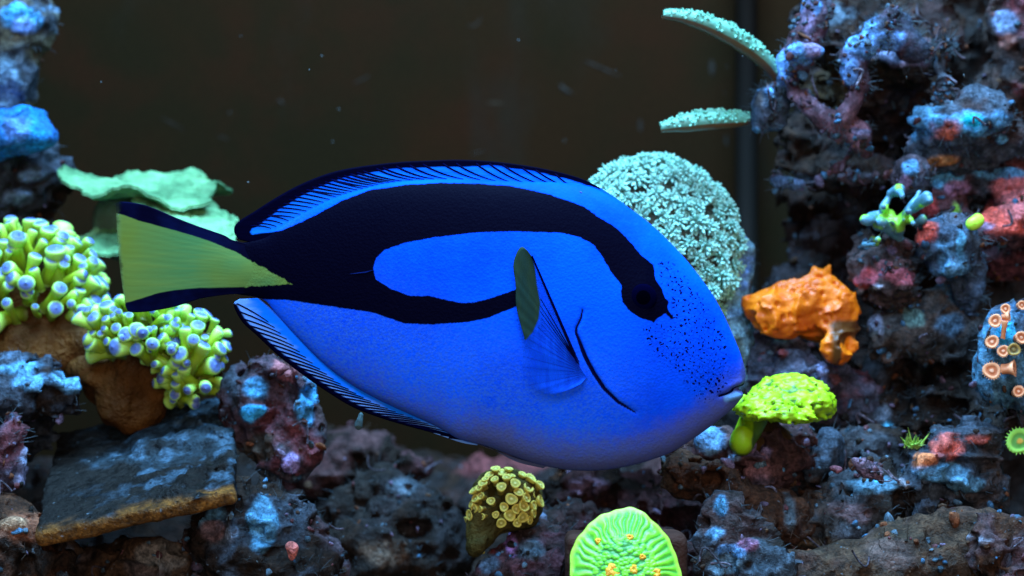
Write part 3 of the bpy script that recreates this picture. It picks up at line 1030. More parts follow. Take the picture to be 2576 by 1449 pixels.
def growth(parent, V, N, n, seed):
    """crumbs, worm tubes and small sponges crusting the rock, one mass."""
    r = np.random.default_rng(seed)
    ok = np.where(N[:, 1] < 0.3)[0]
    pick = ok[r.integers(0, len(ok), n)]
    pick = pick[fbm(V[pick], 0.012, 2, seed + 8) > -0.15]
    VV, FF, CC = [], [], []
    for q, i in enumerate(pick):
        s_ = r.uniform(0.0003, 0.0012) * (1 if r.uniform() < 0.9 else 1.8)
        A = r.normal(0, 1, (3, 3)); A, _ = np.linalg.qr(A)
        sc = s_ * np.array([1, r.uniform(0.35, 1.0), r.uniform(0.3, 1.9)])
        w = ICO_V * (1 + 0.35 * vnoise(ICO_V + q * 7.3, 0.7, seed))[:, None]
        VV.append((w * sc) @ A + V[i]); FF.append(ICO_F + len(ICO_V) * q)
        c = np.array(GROWTH[min(7, int(r.integers(0, 8)))]) * r.uniform(0.5, 1.3)
        CC.append(np.tile(c, (len(ICO_V), 1)))
    if not VV: return
    for q in range(max(2, n // 25)):                   # a few chalky worm tubes
        i = ok[r.integers(0, len(ok))]
        d = np.cross(N[i], r.normal(0, 1, 3)); d /= np.linalg.norm(d) + 1e-9
        e = np.cross(N[i], d)
        u = np.linspace(0, 1, 9)[:, None]
        L = r.uniform(0.003, 0.008)
        pth = V[i] + N[i] * 0.0004 + d * L * u + e * L * 0.5 * np.sin(u * r.uniform(2, 6)) + N[i] * L * 0.35 * u ** 3
        tv, tf, _ = tube(pth, r.uniform(0.00022, 0.0005), 6)
        b0 = sum(len(x) for x in VV)
        VV.append(tv); FF.append(np.array([f if len(f) == 3 else f[:3] for f in tf] + [[f[0], f[2], f[3]] for f in tf if len(f) == 4]) + b0)
        CC.append(np.tile(np.array((0.10, 0.085, 0.11)) * r.uniform(0.4, 1.1), (len(tv), 1)))
    o = part('crust_growth', np.vstack(VV), np.vstack(FF), ROCK, parent, attrs={'pig': np.vstack(CC)})
    o['kind'] = 'stuff'


STD = (BROWN, GREYB, MAUVE, BLUE)


def rock(name, label, prims, seed, h=0.0012, holes=(), amp=1.0, palette=STD, splots=(), hair=120, group=None, pits=1.0, k=0.010,
         hair_mat=None, cat='rock', kind=None, mat=None, fine=1.0):
    def disp(P):
        a = amp * (0.0042 * fbm(P, 0.024, 2, seed) + fine * 0.0046 * fbm(P, 0.0095, 3, seed + 50, 0.68))
        a = a - amp * fine * 0.0022 * (1 - np.abs(vnoise(P, 0.0075, seed + 77))) ** 4
        if pits:
            a = a + pits * 0.0050 * sstep(0.42, 0.75, vnoise(P, 0.0085, seed + 90)) + pits * 0.0020 * sstep(0.45, 0.7, vnoise(P, 0.0042, seed + 95))
        return a
    V, F = sdf_mesh(prims, h, k, holes, 0.003, disp, band=min(0.012, 0.0025 + 0.0075 * max(amp, 0.7 * pits)))
    lo, hi = V.min(0), V.max(0)
    base = np.array([(lo[0] + hi[0]) / 2, (lo[1] + hi[1]) / 2, lo[2]])
    col, crust = pigment(V, seed, palette, splots)
    if crust.max() > 0:                                # crusts stand a little proud of the rock
        fn = np.cross(V[F[:, 2]] - V[F[:, 0]], V[F[:, 3]] - V[F[:, 1]])
        vn = np.zeros_like(V)
        for c_ in range(4):
            for a_ in range(3): vn[:, a_] += np.bincount(F[:, c_], fn[:, a_], len(V))
        vn /= np.linalg.norm(vn, axis=1)[:, None] + 1e-12
        V = V + vn * (crust * (0.0007 + 0.0009 * fbm(V, 0.004, 2, seed + 500)))[:, None]
    if hair:
        o = thing(name, base, label, cat, group)
        b = part('rock_body', V, F, mat or ROCK, o, attrs={'pig': col})
        N = np.zeros(len(V) * 3, dtype=np.float32)
        b.data.vertices.foreach_get('normal', N)
        N = N.reshape(-1, 3)
        strands('filament_algae', o, V, N, int(hair * 2.2), seed + 3, hair_mat or HAIR)
        growth(o, V, N, int(hair * 0.45), seed + 9)
    else:
        o = link(name, make_mesh(name, V - base, F, mat or ROCK, True, {'pig': col}))
        o.location = base
        tag(o, label, cat, group)
    if kind: o['kind'] = kind
    return o


def Z1(x, y): return x / 3.0, y / 3.0                       # upper left study
def Z3(x, y): return 1717.3 + x / 3.0, y / 3.0              # upper right
def Z5(x, y): return 1717.3 + x / 3.0, 483 + y / 3.0        # middle right
def Z6(x, y): return x / 3.0, 966 + y / 3.0                 # lower left
def Z8(x, y): return 1717.3 + x / 3.0, 966 + y / 3.0        # lower right
def ZS(x, y): return 2108.3 + x * 0.3793, 447.2 + y * 0.3793
def ZY(x, y): return 1137.2 + x * 0.2332, 1150 + y * 0.2332

# the dark heap that everything else rests on
heap = [E(300, 1500, 190, 700, 330, 500), E(1100, 1560, 200, 650, 330, 500), E(1900, 1500, 200, 640, 360, 480), E(2500, 1250, 210, 520, 620, 420),
        E(2480, 700, 225, 420, 480, 330), E(700, 1250, 210, 330, 170, 250), E(1950, 1120, 200, 300, 200, 250), E(1400, 1330, 200, 520, 170, 300)]
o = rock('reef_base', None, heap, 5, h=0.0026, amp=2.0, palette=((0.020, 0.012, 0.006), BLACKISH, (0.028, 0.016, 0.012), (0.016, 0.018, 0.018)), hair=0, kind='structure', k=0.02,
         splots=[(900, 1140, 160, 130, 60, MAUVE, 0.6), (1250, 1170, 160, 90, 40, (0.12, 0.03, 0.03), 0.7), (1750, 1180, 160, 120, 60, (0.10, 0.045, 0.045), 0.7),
                 (2000, 1350, 160, 160, 60, (0.085, 0.06, 0.04), 0.6)])

# upper left
rock('pillar_rock', 'grey green rock column with a bright blue crusted patch, rising above the blue shelf', [E(30, 50, 110, 118, 95, 90), E(20, 190, 110, 76, 110, 80), E(-60, 150, 115, 100, 240, 90)],
     11, h=0.0011, palette=(OLIVE_, GREYB, (0.07, 0.10, 0.075), (0.05, 0.06, 0.05)), hair=60, fine=0.6, pits=0.5,
     splots=[(*Z1(110, 110), 95, 46, 30, (0.05, 0.30, 0.62)), (*Z1(150, 180), 95, 26, 18, (0.14, 0.30, 0.75)), (*Z1(20, 640), 95, 34, 60, (0.07, 0.13, 0.19)), (*Z1(370, 20), 95, 24, 12, (0.08, 0.16, 0.26))])
rock('shelf_rock', 'smooth bright blue shelf of coral jutting from the grey green rock column', [E(28, 345, 85, 112, 46, 95), E(-40, 350, 100, 90, 52, 80), E(50, 305, 95, 52, 26, 45)],
     13, h=0.0010, amp=0.7, palette=((0.015, 0.19, 0.55), (0.01, 0.28, 0.72), (0.06, 0.20, 0.52)), hair=0, pits=0.15, fine=0.6)
rock('pillar_foot_rock', 'dark blue grey rock below the bright blue shelf', [E(40, 470, 112, 105, 120, 100), E(-40, 520, 115, 110, 150, 90), E(90, 420, 110, 62, 54, 60)],
     17, h=0.0012, palette=(BLACKISH, GREYB, (0.05, 0.07, 0.07)), hair=80, splots=[(60, 440, 90, 30, 14, (0.08, 0.14, 0.24)), (30, 490, 90, 24, 18, (0.08, 0.13, 0.2))])

# lower left
rock('blue_topped_rock', 'rough blue topped rock at the foot of the brown coral base', [E(70, 990, 40, 125, 56, 80), E(20, 945, 45, 85, 40, 70), E(-40, 1050, 60, 120, 140, 90), E(60, 1060, 62, 84, 80, 70)],
     19, h=0.0010, palette=(GREYB, BLACKISH, (0.07, 0.15, 0.22)), hair=110, splots=[(100, 960, 15, 95, 30, (0.085, 0.25, 0.42)), (30, 930, 20, 60, 20, (0.07, 0.22, 0.36)), (60, 1080, 20, 90, 40, BLACKISH, 0.7)])
rock('lilac_rock', 'small lilac grey rock wedged beside the dark tilted slab', [E(22, 1120, 20, 46, 80, 60), E(10, 1190, 20, 36, 50, 40)], 23, h=0.0010,
     palette=((0.10, 0.11, 0.16), MAUVE, (0.11, 0.16, 0.25)), hair=50, splots=[(38, 1160, 5, 14, 20, (0.22, 0.27, 0.42))])
rock('rust_rock', 'rusty brown rock lying under the slab next to the small lilac grey rock', [E(30, 1350, 10, 90, 70, 70), E(60, 1430, 12, 100, 60, 70), E(-20, 1290, 20, 70, 60, 60)], 29, h=0.0011,
     palette=(BROWN, (0.11, 0.085, 0.06), BLACKISH), hair=60, splots=[(50, 1340, -5, 60, 34, (0.14, 0.055, 0.03)), (15, 1325, -5, 30, 12, (0.16, 0.10, 0.06))], hair_mat=HAIR_B)
rock('cave_rock', 'brown shadowed rock under the slab between rust and blue rocks', [E(300, 1440, 30, 190, 80, 80), E(380, 1425, 15, 82, 50, 50), C(147, 1370, 15, 147, 1470, 10, 20, 22)], 31, h=0.0012,
     palette=((0.05, 0.035, 0.018), BLACKISH, (0.085, 0.08, 0.07)), hair=60, splots=[(380, 1400, 0, 70, 35, (0.10, 0.095, 0.085), 0.8), (147, 1420, 0, 24, 40, (0.05, 0.09, 0.14))], hair_mat=HAIR_B)

# slab: a tilted plate with a tan rim
cFL, cFR, cBR, cBL = at(138, 1345, -0.012), at(636, 1205, -0.005), at(560, 1010, 0.075), at(75, 1085, 0.070)
cen = (cFL + cFR + cBR + cBL) / 4
ax = (cFR - cFL + cBR - cBL); ax /= np.linalg.norm(ax)
ay = (cBL - cFL + cBR - cFR); ay -= ax * (ay @ ax); ay /= np.linalg.norm(ay)
az = np.cross(ax, ay)
Vq = [np.array([(c - cen) @ ax, (c - cen) @ ay]) for c in (cFL, cFR, cBR, cBL)]
hx = (np.linalg.norm(cFR - cFL)) / 2
hy = (np.linalg.norm(cBL - cFL) + np.linalg.norm(cBR - cFR)) / 4
thick = 22 * S
slab_prims = [('b', cen - az * thick, np.array([hx, hy, thick]), np.stack([ax, ay, az]), 0.0016),
              ('b', cen - az * thick * 0.2 + ax * hx * 0.42 + ay * hy * 0.45, np.array([hx * 0.5, hy * 0.45, thick * 1.2]), np.stack([ax, ay, az]), 0.004)]


def slab_disp(P):
    q = (P - cen) @ np.stack([ax, ay, az]).T
    blu = sstep(-0.25, 0.2, q[:, 0] / hx + 0.4 * fbm(P, 0.02, 2, 600)) * sstep(0.0012, 0.0030, q[:, 2] + thick)
    return 0.0012 * fbm(P, 0.02, 3, 601) - 0.0050 * blu * np.maximum(fbm(P, 0.009, 4, 610, 0.7), -0.15) + 0.0006 * fbm(P, 0.003, 2, 620)


V, F = sdf_mesh(slab_prims, 0.0009, 0.004, (), 0.002, slab_disp, 0.008)
q = (V - cen) @ np.stack([ax, ay, az]).T
colr = np.tile(np.array((0.0065, 0.0062, 0.0055)), (len(V), 1))
nn = fbm(V, 0.012, 4, 630)
m = sstep(-0.35, 0.35, q[:, 0] / hx * 1.1 + 0.2 + nn)[:, None] * sstep(-0.45, 0.35, q[:, 1] / hy + nn)[:, None]
colr = colr * (1 - m) + np.array((0.013, 0.026, 0.036)) * m
m = sstep(0.15, 0.45, fbm(V, 0.005, 3, 640) + 0.1)[:, None] * sstep(-0.6, 0.2, q[:, 0] / hx + nn)[:, None] * 0.8
colr = colr * (1 - m) + np.array((0.040, 0.085, 0.13)) * m
rim = sstep(0.0004, -0.0008, q[:, 2] + 0.0010 * nn)[:, None] * sstep(-0.80, -0.93, q[:, 1] / hy)[:, None]
colr = colr * (1 - rim) + np.array((0.13, 0.052, 0.008)) * rim
slab = link('slab_rock', make_mesh('slab_rock', V - cen, F, ROCK, True, {'pig': colr}))
slab.location = cen
tag(slab, 'dark flat stone slab with a tan front rim, tilted below the brown coral base', 'stone slab')

rock('blue_patched_rock', 'mauve rock with bright blue patches between the slab and the anal fin',
     [E(690, 970, 45, 62, 70, 60), E(640, 1030, 42, 66, 50, 60), E(755, 1040, 45, 38, 66, 50), E(700, 1110, 48, 70, 60, 60), E(740, 1160, 42, 46, 60, 50), E(600, 1000, 50, 40, 40, 40)], 37, h=0.0009,
     palette=((0.075, 0.06, 0.075), GREYB, MAUVE, (0.05, 0.04, 0.035)), hair=120, holes=[E(650, 1130, 25, 34, 44, 50)],
     splots=[(*Z6(1860, 240), 25, 42, 26, (0.03, 0.34, 0.66)), (*Z6(1890, 60), 25, 32, 26, (0.05, 0.24, 0.46)), (*Z6(2280, 160), 25, 20, 40, (0.05, 0.26, 0.50)), (*Z6(2160, 610), 25, 18, 20, LILAC), (715, 935, 25, 30, 26, (0.20, 0.07, 0.075)), (*Z6(1960, 500), 25, 50, 45, (0.045, 0.035, 0.025))])
rock('blue_rubble', 'blue grey rubble heap below the slab carrying a tiny pink polyp',
     [E(570, 1310, 15, 75, 60, 50), E(650, 1290, 22, 60, 60, 50), E(600, 1400, 18, 120, 70, 60), E(730, 1350, 25, 70, 90, 60), E(790, 1430, 22, 90, 60, 60), E(700, 1440, 12, 120, 50, 60)], 41, h=0.0010,
     palette=(BLACKISH, GREYB, (0.05, 0.09, 0.12), (0.06, 0.045, 0.05)), hair=220, holes=[E(520, 1370, 0, 36, 34, 50), E(680, 1400, 0, 26, 24, 40)],
     splots=[(*Z6(1570, 1020), 0, 24, 34, (0.06, 0.16, 0.25)), (*Z6(1960, 1080), 5, 26, 52, (0.06, 0.20, 0.33)), (*Z6(1720, 1150), 0, 14, 14, (0.10, 0.14, 0.20)), (*Z6(1590, 1130), 0, 26, 20, (0.08, 0.05, 0.055))])
pk = rock('pink_polyp', 'tiny round pink coral polyp on the blue grey rubble heap', [E(730, 1376, 2, 13, 15, 14), E(739, 1385, 2, 12, 17, 14), E(736, 1398, 4, 9, 14, 12)], 43, h=0.0005, k=0.002, amp=0.3, pits=0, palette=(PEACH, (0.95, 0.35, 0.28)), hair=0, cat='coral')

# under the fish, centre
rock('mauve_ledge', 'dim mauve brown ledge of rock behind the anal fin', [E(880, 1120, 120, 130, 50, 60), E(800, 1190, 120, 120, 60, 60), E(970, 1170, 125, 120, 50, 60)], 47, h=0.0014,
     palette=((0.065, 0.04, 0.038), (0.085, 0.045, 0.05), BLACKISH), hair=80, hair_mat=HAIR_B)
rock('dusky_rock', 'dark greenish grey rock between the blue grey rubble and the yellow button polyps', [E(980, 1300, 90, 150, 110, 70), E(1080, 1380, 80, 130, 90, 60), E(900, 1400, 70, 130, 80, 60)], 53, h=0.0014,
     palette=((0.016, 0.017, 0.014), BLACKISH, (0.022, 0.026, 0.027)), hair=120, splots=[(1010, 1230, 75, 36, 14, (0.05, 0.07, 0.09)), (960, 1400, 50, 60, 30, (0.06, 0.042, 0.03))])
rock('plug_rock', 'purple flecked dark rock between the yellow button polyps and the green shield coral', [E(1380, 1390, 30, 90, 70, 60), E(1300, 1430, 25, 110, 60, 60), E(1440, 1330, 50, 70, 60, 50), E(1330, 1330, 40, 50, 50, 40)], 59, h=0.0009,
     palette=((0.045, 0.036, 0.034), GREYB, (0.075, 0.04, 0.05), BLACKISH), hair=200,
     splots=[(*ZY(640, 1000), 10, 17, 24, (0.22, 0.13, 0.36)), (*ZY(890, 780), 10, 10, 10, (0.05, 0.18, 0.32)), (*ZY(560, 840), 15, 28, 24, (0.065, 0.012, 0.015)), (*ZY(380, 1000), 15, 24, 20, (0.065, 0.012, 0.015)),
             (*ZY(850, 1040), 8, 34, 26, (0.05, 0.085, 0.115)), (*ZY(1020, 650), 20, 22, 14, (0.10, 0.14, 0.21)), (*ZY(380, 1200), 8, 24, 20, (0.05, 0.09, 0.14))])
rock('maroon_rock', 'maroon brown rock under the belly of the fish behind the green shield coral', [E(1560, 1240, 90, 170, 60, 60), E(1700, 1290, 70, 130, 90, 60), E(1470, 1230, 85, 80, 40, 50), E(1640, 1390, 55, 130, 70, 50)], 61, h=0.0012,
     palette=((0.055, 0.03, 0.03), (0.075, 0.035, 0.042), BLACKISH, BROWN), hair=160, hair_mat=HAIR_B, splots=[(*ZY(1430, 370), 65, 48, 20, (0.15, 0.10, 0.15), 0.8), (*ZY(2440, 410), 50, 8, 8, (0.3, 0.5, 0.6))])

# right, below the teal polyp dome
rock('column_rock', 'pale blue rock column carrying the dome of teal polyps', [C(1840, 640, 75, 1846, 950, 70, 52, 50), E(1790, 820, 78, 70, 130, 50)], 67, h=0.0009, amp=0.6, pits=0.5,
     palette=((0.06, 0.13, 0.17), (0.05, 0.15, 0.22), (0.09, 0.13, 0.19)), hair=60, splots=[(1840, 800, 60, 90, 200, (0.10, 0.20, 0.26)), (1870, 670, 60, 26, 30, (0.09, 0.22, 0.52)), (1850, 720, 60, 40, 18, (0.10, 0.24, 0.55)), (1855, 790, 60, 36, 16, (0.11, 0.24, 0.42)), (1860, 880, 60, 22, 40, (0.07, 0.11, 0.11))])
rock('purple_rock', 'purple blue mottled rock directly under the orange coral', [E(1960, 890, 70, 72, 60, 60), E(2030, 960, 60, 90, 60, 60), E(1930, 970, 70, 60, 60, 50), E(2140, 1000, 70, 70, 70, 50)], 71, h=0.0009,
     palette=((0.06, 0.06, 0.08), (0.09, 0.13, 0.21), MAUVE, (0.05, 0.09, 0.13)), hair=160, splots=[(*Z5(800, 1100), 50, 36, 26, (0.09, 0.19, 0.30)), (*Z5(900, 1080), 50, 24, 22, (0.15, 0.14, 0.27)), (*Z5(1080, 1370), 45, 20, 34, (0.11, 0.13, 0.24)), (*Z5(770, 1220), 50, 14, 14, (0.12, 0.03, 0.03))])
rock('mauve_rock', 'mauve rock supporting the stem of the bright green cap coral', [E(1900, 1190, 22, 70, 60, 55), E(1810, 1130, 30, 50, 50, 50), E(1830, 1200, 34, 90, 60, 55), E(1960, 1160, 30, 60, 44, 50), E(1950, 1110, 40, 80, 46, 44), E(2040, 1130, 46, 60, 50, 40)], 73, h=0.0009,
     palette=((0.065, 0.042, 0.042), MAUVE, (0.075, 0.055, 0.05)), hair=120, splots=[(*Z8(250, 450), 10, 32, 32, (0.08, 0.19, 0.34)), (*Z8(610, 550), 5, 34, 18, (0.14, 0.12, 0.24)), (*Z8(430, 590), 5, 16, 7, (0.13, 0.22, 0.36)), (*Z8(590, 670), 5, 44, 28, (0.12, 0.06, 0.07))], hair_mat=HAIR_B)
rock('brown_ridge', 'long brown ridge of rock sloping down below the mauve rock', [C(1720, 1190, 20, 1930, 1290, 12, 46, 44), E(1960, 1310, 20, 90, 60, 55), E(2080, 1290, 35, 90, 60, 50)], 79, h=0.0011,
     palette=(BROWN, (0.05, 0.045, 0.032), (0.07, 0.045, 0.035)), hair=160, hair_mat=HAIR_B, splots=[(1990, 1290, 5, 16, 40, (0.055, 0.075, 0.09))])
rock('holed_rock', 'blue veined rock with a dark hole standing beside the green shield coral', [E(1830, 1310, 0, 62, 66, 50), E(1850, 1400, -4, 76, 76, 50), E(1880, 1460, -4, 100, 60, 50)], 83, h=0.0009,
     palette=((0.045, 0.04, 0.04), (0.05, 0.10, 0.13), BLACKISH), hair=110, holes=[E(1838, 1375, -24, 24, 19, 50), E(1880, 1412, -20, 16, 18, 30)],
     splots=[(*Z8(320, 960), -15, 20, 26, (0.05, 0.20, 0.36)), (*Z8(270, 1150), -15, 26, 14, (0.07, 0.20, 0.34)), (*Z8(390, 1280), -15, 30, 14, (0.08, 0.20, 0.38)), (*Z8(510, 1240), -15, 22, 14, (0.15, 0.07, 0.12)), (*Z8(350, 1380), -15, 34, 20, (0.05, 0.09, 0.12))])

# lower right
rock('blue_block_rock', 'two joined dull blue blocks of rock near the small pink heart shaped stone', [E(2085, 1130, 40, 30, 44, 40), E(2045, 1180, 40, 40, 34, 40), E(2075, 1210, 50, 70, 34, 40)], 89, h=0.0009, amp=0.5, pits=0.3,
     palette=((0.05, 0.095, 0.13), (0.06, 0.12, 0.17)), hair=50, splots=[(2060, 1230, 40, 60, 24, BROWN, 0.8)])
rock('pink_stone', 'small dull pink heart shaped stone beside the blue blocks', [E(2098, 1180, 12, 14, 13, 12), E(2112, 1182, 12, 12, 12, 12), C(2104, 1182, 12, 2104, 1202, 12, 12, 3)], 97, h=0.0005, amp=0.2, k=0.001, pits=0.1, palette=((0.21, 0.10, 0.12), (0.24, 0.12, 0.13)), hair=0, cat='stone')
rock('lilac_lump', 'knobbly lilac blue lump of rock among dark rubble', chain([(2152, 1160), (2180, 1174), (2210, 1190)], 12, [15, 19, 15]) + [E(2165, 1158, 8, 10, 9, 8), E(2200, 1178, 8, 11, 9, 9)], 101, h=0.0006, amp=0.3, pits=0.2, k=0.002, palette=((0.13, 0.11, 0.15), (0.10, 0.16, 0.28), (0.18, 0.14, 0.18)), hair=30)
rock('rubble_bed', 'dark bed of rubble with blue flecks under the lilac lump', [E(2170, 1250, 30, 120, 60, 50), E(2250, 1230, 30, 90, 50, 50), E(2120, 1330, 20, 140, 70, 60), E(2200, 1160, 50, 140, 60, 40)], 103, h=0.0010,
     palette=(BLACKISH, (0.04, 0.035, 0.028), (0.04, 0.06, 0.07)), hair=260, splots=[(*Z8(1500, 800), 10, 62, 20, (0.06, 0.14, 0.20)), (*Z8(1530, 760), 8, 12, 9, (0.05, 0.30, 0.48)), (*Z8(1330, 990), 5, 66, 26, (0.075, 0.05, 0.055)), (2050, 1400, 0, 90, 40, (0.07, 0.048, 0.03))])
rock('red_crest_rock', 'rock with a red crusted crest over a bright blue front',
     [E(2400, 1180, 25, 84, 64, 60), E(2420, 1125, 25, 46, 30, 36), C(2430, 1118, 22, 2492, 1110, 22, 15, 12), E(2330, 1230, 20, 34, 70, 50), E(2450, 1230, 25, 70, 50, 50)], 107, h=0.0008,
     palette=((0.05, 0.055, 0.055), GREYB, (0.05, 0.09, 0.12)), hair=150, holes=[E(2460, 1130, 14, 24, 12, 24)],
     splots=[(*Z8(2070, 500), 5, 46, 32, (0.30, 0.06, 0.045)), (*Z8(2280, 440), 5, 34, 14, (0.20, 0.045, 0.035)), (*Z8(1890, 620), 5, 26, 24, (0.26, 0.08, 0.03)), (*Z8(2060, 690), 0, 66, 22, (0.07, 0.21, 0.34)), (*Z8(2240, 780), 0, 50, 20, (0.07, 0.18, 0.27)), (*Z8(1740, 830), 0, 12, 26, (0.13, 0.13, 0.15))])
rock('brown_mound', 'big smooth brown mound of rock at the foot of the red crested rock', [E(2390, 1380, 5, 170, 110, 80), E(2280, 1440, 0, 130, 70, 70), E(2180, 1440, 5, 150, 60, 70), E(2040, 1460, 0, 150, 60, 60)], 109, h=0.0013, amp=0.8, pits=0.2,
     palette=((0.055, 0.040, 0.022), (0.065, 0.042, 0.03), (0.04, 0.034, 0.02)), hair=200, hair_mat=HAIR_B, fine=0.7, splots=[(2365, 1275, -10, 18, 12, (0.14, 0.15, 0.15)), (2220, 1400, -10, 90, 40, (0.075, 0.05, 0.045), 0.7)])
rock('grey_edge_rock', 'mauve grey rock with a white chipped edge next to the brown mound', [E(2540, 1370, -5, 90, 70, 60), E(2570, 1440, -5, 110, 60, 60)], 113, h=0.0010,
     palette=((0.075, 0.055, 0.06), (0.085, 0.065, 0.065), BROWN), hair=80, splots=[(*Z8(2560, 990), -10, 22, 8, (0.08, 0.22, 0.36)), (*Z8(2270, 1190), -15, 22, 8, (0.20, 0.22, 0.28))])
rock('dark_cleft_rock', 'dark rock in the cleft beside the orange ringed polyps', [E(2300, 960, 80, 130, 110, 60), E(2400, 1040, 60, 120, 80, 60), E(2240, 1060, 70, 110, 60, 50), E(2500, 1050, 40, 60, 50, 50)], 127, h=0.0010,
     palette=(BLACKISH, (0.042, 0.034, 0.03), (0.035, 0.05, 0.06)), hair=420, splots=[(*Z8(1620, 260), 40, 40, 26, (0.07, 0.10, 0.14)), (*Z8(1590, 420), 40, 30, 18, (0.11, 0.08, 0.10)), (*Z8(1660, 360), 38, 17, 17, (0.06, 0.33, 0.55)), (*Z5(1660, 1310), 50, 16, 10, (0.07, 0.11, 0.16)), (*Z5(1900, 1350), 50, 12, 30, (0.05, 0.065, 0.08))])

# middle right
rock('dome_rock', 'grey dome shaped rock over the dark cleft', [E(2290, 840, 60, 92, 70, 60), E(2370, 800, 64, 80, 80, 60), E(2440, 850, 64, 60, 60, 50)], 131, h=0.0010, amp=0.7, pits=0.2,
     palette=((0.06, 0.06, 0.05), (0.055, 0.075, 0.075), (0.07, 0.062, 0.05)), hair=120, splots=[(*Z5(1800, 950), 40, 28, 28, (0.06, 0.12, 0.115)), (*Z5(1540, 990), 40, 14, 40, (0.11, 0.12, 0.17)), (*Z5(2160, 760), 40, 30, 48, (0.06, 0.20, 0.36)), (*Z5(2110, 980), 40, 40, 34, (0.05, 0.11, 0.18))])
rock('ball_rock', 'rounded pale blue rock with a red crusted cheek', [E(2382, 630, 50, 82, 80, 66), E(2440, 740, 55, 34, 56, 40)], 137, h=0.0008, amp=0.6, pits=0.35,
     palette=((0.05, 0.10, 0.15), (0.07, 0.16, 0.25), (0.06, 0.09, 0.12)), hair=200, splots=[(*Z5(1870, 290), 25, 44, 36, (0.34, 0.05, 0.035)), (*Z5(2110, 500), 25, 44, 54, (0.075, 0.20, 0.33)), (*Z5(2180, 400), 25, 16, 44, (0.08, 0.28, 0.44)), (*Z5(2145, 495), 22, 8, 9, (0.05, 0.03, 0.04))])
rock('crimson_ledge', 'crimson and mauve ledge directly below the branching blue green coral', [E(2245, 690, 55, 72, 40, 46), E(2215, 650, 60, 46, 50, 40), E(2260, 740, 62, 80, 44, 44), E(2280, 640, 66, 60, 44, 40)], 139, h=0.0008,
     palette=((0.05, 0.042, 0.04), BLACKISH, (0.075, 0.06, 0.06)), hair=160, holes=[E(2238, 668, 35, 34, 16, 30)],
     splots=[(*Z5(1450, 660), 35, 24, 26, (0.22, 0.045, 0.06)), (*Z5(1700, 640), 35, 40, 20, (0.17, 0.045, 0.06)), (*Z5(1540, 715), 33, 15, 7, (0.4, 0.45, 0.6)), (*Z5(1440, 750), 33, 11, 9, (0.30, 0.45, 0.6)), (*Z5(1640, 430), 40, 14, 12, (0.14, 0.11, 0.2)), (*Z5(1560, 540), 40, 14, 9, (0.2, 0.08, 0.1))])
rock('red_arch_rock', 'rock arch crusted brick red beside the rounded pale blue rock',
     chain([(2330, 520), (2380, 470), (2460, 446), (2540, 470), (2580, 530)], 75, 34) + chain([(2470, 590), (2520, 566), (2590, 545)], 60, [16, 24, 30]) + [E(2560, 640, 85, 90, 80, 50), E(2560, 480, 80, 60, 50, 40)], 149, h=0.0009,
     palette=((0.08, 0.05, 0.06), GREYB, MAUVE, (0.10, 0.04, 0.04)), hair=200, amp=0.8,
     splots=[(2545, 545, 50, 80, 34, (0.36, 0.055, 0.04)), (2570, 490, 55, 40, 50, (0.24, 0.06, 0.06)), (2345, 520, 50, 30, 34, (0.22, 0.04, 0.045)), (2400, 440, 55, 34, 18, (0.06, 0.24, 0.42)), (2440, 470, 55, 26, 16, (0.20, 0.11, 0.2)), (2490, 570, 45, 18, 8, (0.22, 0.14, 0.22)), (2438, 530, 50, 14, 26, (0.10, 0.26, 0.03)), (2530, 430, 55, 50, 12, (0.05, 0.18, 0.33))])
rock('zoanthid_rock', 'blue rock covered in orange ringed polyps', [E(2545, 850, 20, 74, 90, 60), E(2510, 940, 20, 44, 50, 44), E(2580, 960, 24, 60, 80, 50)], 151, h=0.0009, amp=0.5, pits=0.2,
     palette=((0.045, 0.13, 0.22), (0.06, 0.16, 0.26), (0.05, 0.09, 0.13)), hair=120, splots=[(2535, 870, 0, 90, 130, (0.05, 0.135, 0.215)), (2560, 840, 0, 26, 44, (0.02, 0.26, 0.46)), (2500, 930, 0, 30, 40, (0.06, 0.16, 0.25), 0.7)])

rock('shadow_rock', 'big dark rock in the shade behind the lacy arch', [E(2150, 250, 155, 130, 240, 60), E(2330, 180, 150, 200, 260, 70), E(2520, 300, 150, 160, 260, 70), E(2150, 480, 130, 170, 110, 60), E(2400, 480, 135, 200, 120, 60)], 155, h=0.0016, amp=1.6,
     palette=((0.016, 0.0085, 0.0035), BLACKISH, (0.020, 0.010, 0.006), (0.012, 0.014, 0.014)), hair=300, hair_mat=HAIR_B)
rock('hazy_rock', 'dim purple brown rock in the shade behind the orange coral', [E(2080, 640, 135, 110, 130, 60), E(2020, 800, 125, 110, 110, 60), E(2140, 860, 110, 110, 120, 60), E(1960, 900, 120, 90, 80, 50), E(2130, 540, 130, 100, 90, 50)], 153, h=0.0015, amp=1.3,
     palette=((0.020, 0.013, 0.009), (0.030, 0.020, 0.022), (0.018, 0.020, 0.024)), hair=250, hair_mat=HAIR_B, splots=[(2080, 560, 110, 40, 60, (0.04, 0.05, 0.07), 0.7)])
